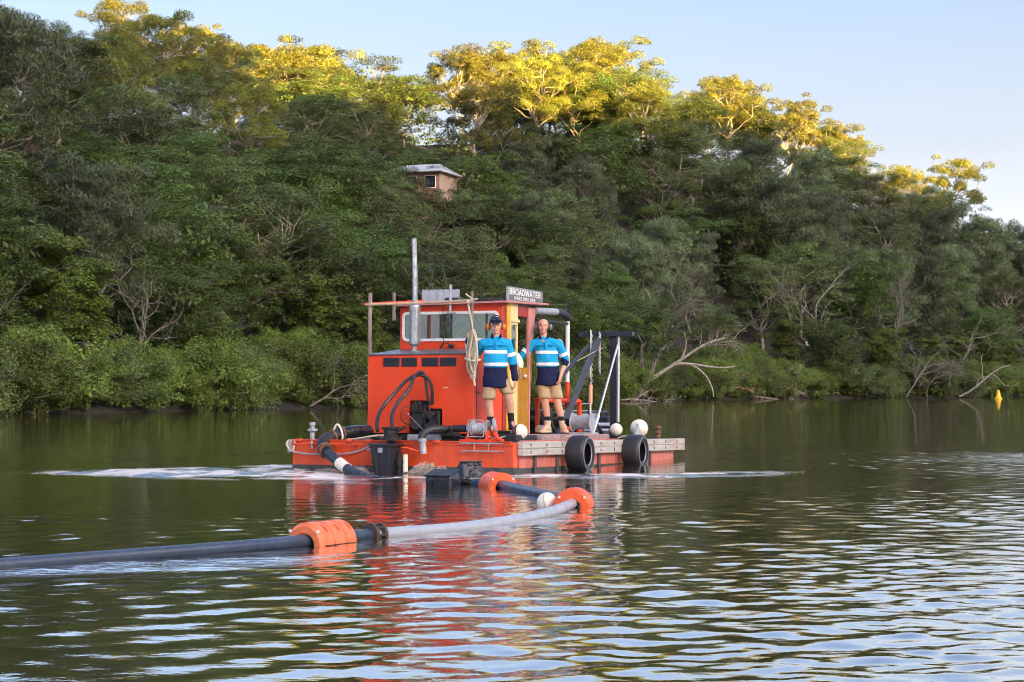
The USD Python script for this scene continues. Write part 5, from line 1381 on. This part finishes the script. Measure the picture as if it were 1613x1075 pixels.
def pipe_float(i, L, R, mat, label, ribs):
    """a hollow ribbed float clipped round the pipe"""
    a = path[i]; d = unit(path[i + 2] - path[i - 2])
    M = frame_to(d, (a[0], a[1], 0.0))
    M[:3, 2] = unit(np.array([d[0], d[1], 0])); M[:3, 0] = np.cross([0, 0, 1.0], M[:3, 2]); M[:3, 1] = np.cross(M[:3, 2], M[:3, 0])
    t = thing('pipe_float', label, 'float', M, 'floats clipped round the pipe')
    h = L / 2
    pr = [(0.085, -h + 0.012), (0.1, -h), (R - 0.03, -h), (R, -h + 0.03)]
    for k in range(1, ribs):
        z = -h + L * k / ribs
        pr += [(R, z - 0.014), (R - 0.014, z - 0.006), (R - 0.014, z + 0.006), (R, z + 0.014)]
    pr += [(R, h - 0.03), (R - 0.03, h), (0.1, h), (0.085, h - 0.012)]
    sh_ = m3.Manifold.revolve(m3.CrossSection([np.array(pr)[:, [0, 1]].tolist()]), 40)
    cuts = []
    for k in range(ribs):
        z = -h + L * (k + 0.62) / ribs
        for ang in (0.5, 2.2, 3.9, 5.5):
            cuts.append(m3.Manifold.hull_points(np.r_[ell((R * math.cos(ang), R * math.sin(ang), z), (0.03, 0.03, 0.02)), ell((R * math.cos(ang + 0.18), R * math.sin(ang + 0.18), z), (0.03, 0.03, 0.02))]))
    sh_ = sh_ - total(cuts)
    MB().mesh(sh_).build('shell', mat, t, smooth=35)
    bl = MB().box((-0.004, R - 0.001, -h), (0.004, R + 0.004, h), 0.001)
    for s in (-1, 1):
        bl.box((-R - 0.004, -0.006, -h + 0.03), (-R + 0.01, 0.006, h - 0.03), 0.002)
    bl.build('half_joint', RUST, t)
    for (x, y) in ((-0.13, 0.11), (0.13, 0.11)):
        MB().lathe([(0, 0.008), (0.012, 0.008), (0.014, 0.0), (0, 0)], frame_to((0, 0, -1), (x, y, -h)), 12).build('plug', CREAM, t)
    return t


at_ = lambda x, y: int(np.argmin(np.linalg.norm(path[:, :2] - np.array([x, y]), axis=1)))
pipe_float(at_(-1.47, 15.75), 0.50, 0.178, FLOATORANGE, 'long faded orange ribbed float on the near pipe', 3)
pipe_float(at_(0.64, 20.55), 0.34, 0.20, FLOATRED, 'red ring float at the pipe bend beside the white ball buoy', 1)
pipe_float(at_(-0.18, 24.68), 0.48, 0.19, FLOATRED, 'red float on the pipe beside the black floats', 1)
wb = thing('ball_buoy', 'white ball buoy floating beside the red ring float', 'buoy', loc=(0.36, 20.62, 0.045))
MB().ball((0, 0, 0), 0.105, 3).build('shell', CREAM, wb)
MB().lathe([(0.1052, -0.003), (0.108, -0.003), (0.108, 0.003), (0.1052, 0.003)], frame_to((1, -0.3, 0.2)), 30).build('seam', GALV, wb)


def black_float(x, y, z, sx, sy, sz, rot, tilt, label, ribbed):
    M = np.eye(4)
    c, s = math.cos(tilt), math.sin(tilt)
    M[:3, :3] = rotz(rot) @ np.array([[1, 0, 0], [0, c, -s], [0, s, c]]); M[:3, 3] = (x, y, z)
    t = thing('black_float', label, 'float', M, 'black box floats beside the dredge')
    pts = []
    for q in np.ndindex(2, 2, 2):
        k = np.array(q) * 2 - 1
        pts.append(ell(k * (np.array([sx, sy, sz]) - 0.06), (0.06,) * 3))
    MB().mesh(m3.Manifold.hull_points(np.vstack(pts))).build('shell', BLACKGLOSS, t, smooth=40)
    r = MB()
    if ribbed:
        rg = random.Random(2)
        for k in range(26):
            r.ball((rg.uniform(-sx, sx) * 0.8, -sy, rg.uniform(-sz, sz) * 0.7), (0.03, 0.012, 0.016), 1)
        r.box((-sx * 0.95, -sy - 0.012, sz * 0.80), (sx * 0.95, -sy + 0.02, sz * 0.92), 0.006)
    else:
        r.box((-sx * 0.25, -sy - 0.01, -sz), (-sx * 0.15, sy + 0.01, sz + 0.01), 0.006)
        r.box((-sx * 0.95, -sy - 0.008, sz * 0.86), (sx * 0.95, sy + 0.008, sz + 0.004), 0.006)
    r.build('weed_growth' if ribbed else 'moulded_rib', ENGINE if ribbed else BLACK, t)


black_float(-0.86, 24.85, 0.05, 0.185, 0.15, 0.13, -0.35, 0.2, 'low black box float with a moulded rib, left of the pair', False)
black_float(-0.54, 25.6, 0.11, 0.155, 0.13, 0.155, 0.25, -0.45, 'tipped shiny black box float behind the lower one', True)

# muddy splash under the outlet spout and round the leg
SPLASH = usdkit.material(stage, '/World/Looks/muddy_splash', {
    'g': ('geometry', {}), 'n': ('noise_texture', {'scale': 9.0, 'detail': 5.0}), 'r': ('rgb_ramp', {'ramp': [(0.32, (0.66, 0.55, 0.45)), (0.5, (0.82, 0.75, 0.68)), (0.68, (0.88, 0.84, 0.80))]}),
    'n2': ('noise_texture', {'scale': 26.0, 'detail': 6.0, 'roughness': 0.7}), 'r2': ('rgb_ramp', {'ramp': [(0.44, (1.0, 1.0, 1.0)), (0.64, (0.55, 0.55, 0.55))]}),
    'd': ('principled_bsdf', {'roughness': 0.4}), 't': ('translucent_bsdf', {}), 'c': ('transparent_bsdf', {}), 'm': ('mix_closure', {'fac': 0.55}), 'm2': ('mix_closure', {})},
    [('g.position', 'n.vector'), ('g.position', 'n2.vector'), ('n2.fac', 'r2.fac'), ('r2.color', 'm2.fac'), ('n.fac', 'r.fac'), ('r.color', 'd.base_color'), ('r.color', 't.color'), ('d.BSDF', 'm.closure1'), ('t.BSDF', 'm.closure2'), ('m.closure', 'm2.closure1'), ('c.BSDF', 'm2.closure2')], surface='m2.closure')
rs_ = np.random.default_rng(14)
spl = MB()
ico1 = trimesh.creation.icosphere(1, 1.0)
ico4 = trimesh.creation.icosphere(5, 1.0)


def splash(u, v, w, h, drops):
    """a torn mound of white water and a scatter of fine drops"""
    for sc, k in ((0.8, 8), (0.5, 15)):
        p = np.array(ico4.vertices)
        n = meshkit.fbm(p * np.array([2.2, 2.2, 1.4]) + k + u * 3 + v, 4, k) - 0.5
        n2 = meshkit.fbm(p * 7.0 + k, 3, k + 3) - 0.5
        r = 1 + 1.1 * n + 0.55 * n2
        q = p * r[:, None] * np.array([w * 0.75, w, h]) * np.array([sc, sc, 0.6 + 0.5 / (sc + 0.5)])
        q = q + np.array([u + rs_.normal() * 0.03, v + rs_.normal() * 0.3 * w, -0.01])
        spl.add(np.c_[q, np.ones(len(q))] @ BARGE[:3].T, ico4.faces)
    for k in range(drops):
        a = rs_.random() * 6.283; rr = w * 1.5 * rs_.random() ** 0.6
        z = h * 1.25 * max(0, 1 - (rr / w / 1.6) ** 1.5) * rs_.random() ** 0.8
        p = (BARGE @ np.array([u + rr * math.cos(a) * 0.7, v + rr * math.sin(a), z, 1]))[:3]
        spl.add(np.array(ico1.vertices) * (0.003 + 0.008 * rs_.random() ** 2) + p, ico1.faces)


splash(-0.16, 1.34, 0.16, 0.14, 1700)
splash(-0.14, 1.08, 0.12, 0.10, 350)
splash(-0.14, 2.36, 0.20, 0.08, 350)
splash(-0.12, 2.9, 0.24, 0.045, 80)
splash(-0.12, 3.4, 0.14, 0.04, 50)
spl.top('splash', SPLASH, 'muddy white splash churning at the dredge bow', 'splash', kind='stuff', smooth=True)

# ------------------------------------------------------------------ yellow marker, driftwood and bare trees on the far bank
ym = thing('channel_marker', 'small yellow cone-topped channel marker by the far bank', 'marker', loc=(55.0, 226.2, 0))
YEL = paint('yellow_buoy_paint', (0.75, 0.42, 0.012), 0.5, 0.08)
MB().lathe([(0.4, -0.3), (0.44, 0.0), (0.42, 0.14), (0.3, 0.22)], n=20).build('float_base', YEL, ym)
MB().lathe([(0.3, 0.2), (0.2, 0.66), (0.11, 1.0), (0.0, 1.06)], n=20).build('cone', YEL, ym)

def crooked(mb, rng, a, d, L, r, depth_, spread=0.7, droop=0.0):
    n = 6
    p = [np.asarray(a, float)]
    dd = unit(np.asarray(d, float))
    for k in range(n):
        dd = unit(dd + rng.normal(size=3) * 0.2 + np.array([0, 0, -droop]))
        p.append(p[-1] + dd * L / n)
    mb.tube(np.array(p), np.linspace(r, r * 0.45, n + 1), 6, cap=True)
    if depth_ > 0:
        for k in (2, 3, 4, 5, 6)[:3 + (depth_ > 1) * 2]:
            e = unit(unit(p[k] - p[k - 1]) + rng.normal(size=3) * spread)
            crooked(mb, rng, p[k], e, L * (0.45 + 0.3 * rng.random()), r * 0.5, depth_ - 1, spread, droop)


def bare_tree(seed, x, y, H, lean, label, r=0.16, mat=None, dz=0.0):
    g = float(hill_z([(x, y)])[0]) + dz
    t = thing('bare_tree', label, 'tree', loc=(x, y, g), group='bare pale trees on the slope')
    rg = np.random.default_rng(seed)
    mb = MB(); crooked(mb, rg, (0, 0, -0.5), (lean[0], lean[1], 1.0), H * 0.6, r * 0.62, 3, 0.5)
    mb.build('trunk', mat or M_BARK_GREY, t, smooth=True)


bare_tree(31, -20.2, 107.5, 7.2, (0.35, -0.3), 'bare pale crooked tree leaning over the left bank shrubs')
# bare_tree(32, -12.4, 122.5, 8.0, (0.4, -0.25), 'bare grey forked tree above the left bank, left of the exhaust stack')
bare_tree(33, 16.0, 222.0, 14.0, (0.2, -0.3), 'bare pale tree with a twisted top right of the gantry', 0.24)
bare_tree(34, 49.5, 264.5, 14.5, (0.35, -0.2), 'bare pale forked tree left of the yellow marker', 0.24)
bare_tree(35, 38.8, 247.5, 17.5, (0.05, -0.25), 'tall bare pale tree rising through the rusty casuarina', 0.3)
# bare_tree(36, -10.2, 152.0, 13.5, (-0.2, -0.3), 'bare twiggy tree under the house on the slope', 0.2)
bare_tree(37, -20.0, 131.0, 9.5, (0.25, -0.3), 'reddish bare forked tree under the big umbrella crown', 0.26, M_BARK_RED)
bare_tree(38, 58.0, 267.0, 13.0, (0.5, -0.2), 'bare pale leaning tree above the driftwood near the marker', 0.24)
# bare_tree(39, 8.0, 176.0, 7.5, (0.3, -0.4), 'bare grey twiggy tree behind the gantry', 0.13)
# bare_tree(40, 26.0, 222.0, 9.5, (-0.35, -0.3), 'bare pale low tree at the water right of the leaning branch', 0.2)

lb_ = MB()
lb_.tube(spline([(10.2, 192.5, -0.3), (11.9, 192.5, 1.15), (14.3, 192.2, 2.7), (16.5, 192.0, 4.15), (18.3, 191.6, 5.3), (20.4, 191.4, 6.0)], 30), np.linspace(0.24, 0.08, 30), 9)
lb_.tube(spline([(15.4, 192.1, 3.5), (17.1, 191.9, 3.55), (19.2, 191.7, 3.25), (21.4, 191.5, 3.35)], 20), np.linspace(0.15, 0.06, 20), 7)
lb_.tube(spline([(17.1, 191.9, 3.5), (18.1, 191.8, 2.9), (18.9, 191.7, 1.9), (19.3, 191.6, 0.4)], 20), np.linspace(0.1, 0.05, 20), 7)
lb_.tube(spline([(13.5, 192.2, 2.2), (13.9, 192.0, 4.0), (14.8, 191.8, 5.4)], 16), np.linspace(0.09, 0.03, 16), 6)
lb_.tube(spline([(16.2, 192.0, 4.0), (16.7, 191.9, 5.4), (16.5, 191.8, 6.6)], 16), np.linspace(0.09, 0.03, 16), 6)
rg = np.random.default_rng(6)
for k in range(9):
    p = np.array([18.0 + 0.4 * k, 191.6, 5.0 + 0.12 * k]); crooked(lb_, rg, p, (0.5 + 0.5 * rg.random(), -0.2, rg.normal() * 0.7), 1.8, 0.04, 1, 0.6)
lb_.top('leaning_trunk', M_BARK_PALE, 'long pale trunk leaning out over the water right of the gantry', 'trunk', smooth=True)

def driftwood(seed, x, y, d, L, r, dep, label, z=0.15, mat=None):
    mb = MB(); rg = np.random.default_rng(seed)
    crooked(mb, rg, (x, y, z), d, L, r, dep, 0.6)
    mb.top('driftwood', mat or M_BARK_GREY, label, 'driftwood', 'fallen branches along the far waterline', smooth=True)


driftwood(51, 26.0, 224.0, (1, 0.2, 0.12), 5.5, 0.16, 2, 'low driftwood branch at the far waterline, right of the leaning trunk')
driftwood(52, 30.5, 231.5, (0.8, -0.2, 0.5), 3.0, 0.10, 3, 'pale spiky driftwood left of the rusty casuarina foot', mat=M_BARK_PALE)
driftwood(53, 56.8, 254.0, (1, -0.1, 0.35), 7.5, 0.14, 1, 'long pale driftwood branch arching left of the yellow marker', mat=M_BARK_PALE)
driftwood(54, 49.0, 248.5, (0.6, -0.1, 0.6), 5.5, 0.12, 3, 'grey heap of fallen twigs at the right-hand waterline')
driftwood(55, 52.0, 250.5, (-0.4, -0.1, 0.7), 5.0, 0.12, 3, 'second grey twig heap beside the arching driftwood')
driftwood(56, 22.0, 214.5, (1, 0.2, 0.15), 4.5, 0.14, 2, 'dark fallen branch at the waterline under the leaning trunk', mat=M_BARK_RED)
driftwood(57, -12.0, 119.0, (1, 0.4, 0.35), 3.2, 0.06, 3, 'thin grey fallen twigs at the waterline left of the dredge')
driftwood(58, 10.0, 184.0, (0.9, -0.1, 0.5), 3.0, 0.08, 3, 'pale fallen twigs at the waterline behind the gantry', mat=M_BARK_PALE)

# pandanus clump behind the gantry
pd_ = thing('pandanus', 'spiky blue-green pandanus clump above the gantry', 'plant', loc=(10.4, 190.5, float(hill_z([(10.4, 190.5)])[0])))
pm, pv, pf, nn = MB(), [], [], 0
rg = np.random.default_rng(12)
for (hx, hy, hz) in ((0, 0, 5.6), (1.3, -0.4, 6.4), (2.6, -0.2, 5.4), (1.4, -0.7, 4.2), (3.4, -0.4, 4.5), (-1.2, -0.2, 4.6)):
    pm.tube(limb(rg, (1, 0, -0.5), (hx, hy, hz), 0.08, 6), np.linspace(0.16, 0.09, 6), 7)
    for k in range(44):
        a = k * 2.4; el_ = 1.25 - 1.9 * (k / 44)
        L = 1.5 * (0.8 + 0.4 * rg.random())
        d = np.array([math.cos(a) * math.cos(el_), math.sin(a) * math.cos(el_), math.sin(el_)])
        s_ = np.cross(d, [0, 0, 1.0]); s_ /= np.linalg.norm(s_)
        c = np.array([hx, hy, hz])
        P_ = [c + d * L * q_ + np.array([0, 0, -0.55 * L * q_ ** 2.2]) for q_ in (0.05, 0.4, 0.75, 1.0)]
        W_ = (0.07, 0.075, 0.05, 0.006)
        for p, w in zip(P_, W_):
            pv += [p - s_ * w, p + s_ * w]
        for j in range(3):
            pf.append((nn + 2 * j, nn + 2 * j + 1, nn + 2 * j + 3, nn + 2 * j + 2))
        nn += 8
pm.build('trunk', M_BARK_GREY, pd_, smooth=True)
L_PAND = leaf_mat('leaves_pandanus', [(0, (0.06, 0.085, 0.045)), (0.6, (0.11, 0.145, 0.08)), (1, (0.17, 0.19, 0.10))])
MB().add(np.array(pv), np.array(pf)).build('crown', L_PAND, pd_, smooth=False)

# house on the slope, glimpsed between the crowns
HX, HY = -10.8, 219.0
hz_ = float(hill_z([(HX, HY)])[0])
hs = thing('house', 'brown brick house with pale roof glimpsed between trees on the slope', 'house', placed((HX, HY, hz_), -0.3))
BRICK = usdkit.material(stage, '/World/Looks/brown_brick', {
    'tc': ('texture_coordinate', {}), 'mp': ('mapping', {'rotation': (PI / 2, 0, 0)}), 'b': ('brick_texture', {'color1': (0.22, 0.10, 0.06), 'color2': (0.28, 0.13, 0.08), 'mortar': (0.3, 0.26, 0.22), 'scale': 4.0, 'mortar_size': 0.012}), 'p': ('principled_bsdf', {'roughness': 0.85})},
    [('tc.object', 'mp.vector'), ('mp.vector', 'b.vector'), ('b.color', 'p.base_color')], surface='p.BSDF')
HH = 24.9 - hz_
hw = MB()
hw.box((-3.4, 0, -2), (3.0, 6, HH), 0.02)
hwall = hw.build('wall', BRICK, hs)
for x0, x1 in ((-2.9, -1.6), (-0.7, 0.4), (1.3, 2.6)):
    wn_ = MB().box((x0, -0.06, HH - 1.75), (x1, 0.02, HH - 0.35), 0.01).build('window', WHITE, hwall)
    MB().box((x0 + 0.08, -0.08, HH - 1.67), (x1 - 0.08, -0.055, HH - 0.43), 0.005).build('pane', BLACKGLOSS, wn_)
rm = MB()
rm.mesh(m3.Manifold.hull_points(np.array([(-3.9, -0.7, HH), (3.5, -0.7, HH), (-3.9, 6.7, HH), (3.5, 6.7, HH), (-3.9, -0.7, HH + 0.12), (3.5, -0.7, HH + 0.12), (-3.9, 6.7, HH + 0.12), (3.5, 6.7, HH + 0.12), (-2, 3, HH + 1.2), (2, 3, HH + 1.2)])))
rm.build('roof', paint('pale_metal_roof', (0.33, 0.34, 0.37), 0.5, 0.06, 2.0), hs, smooth=False)
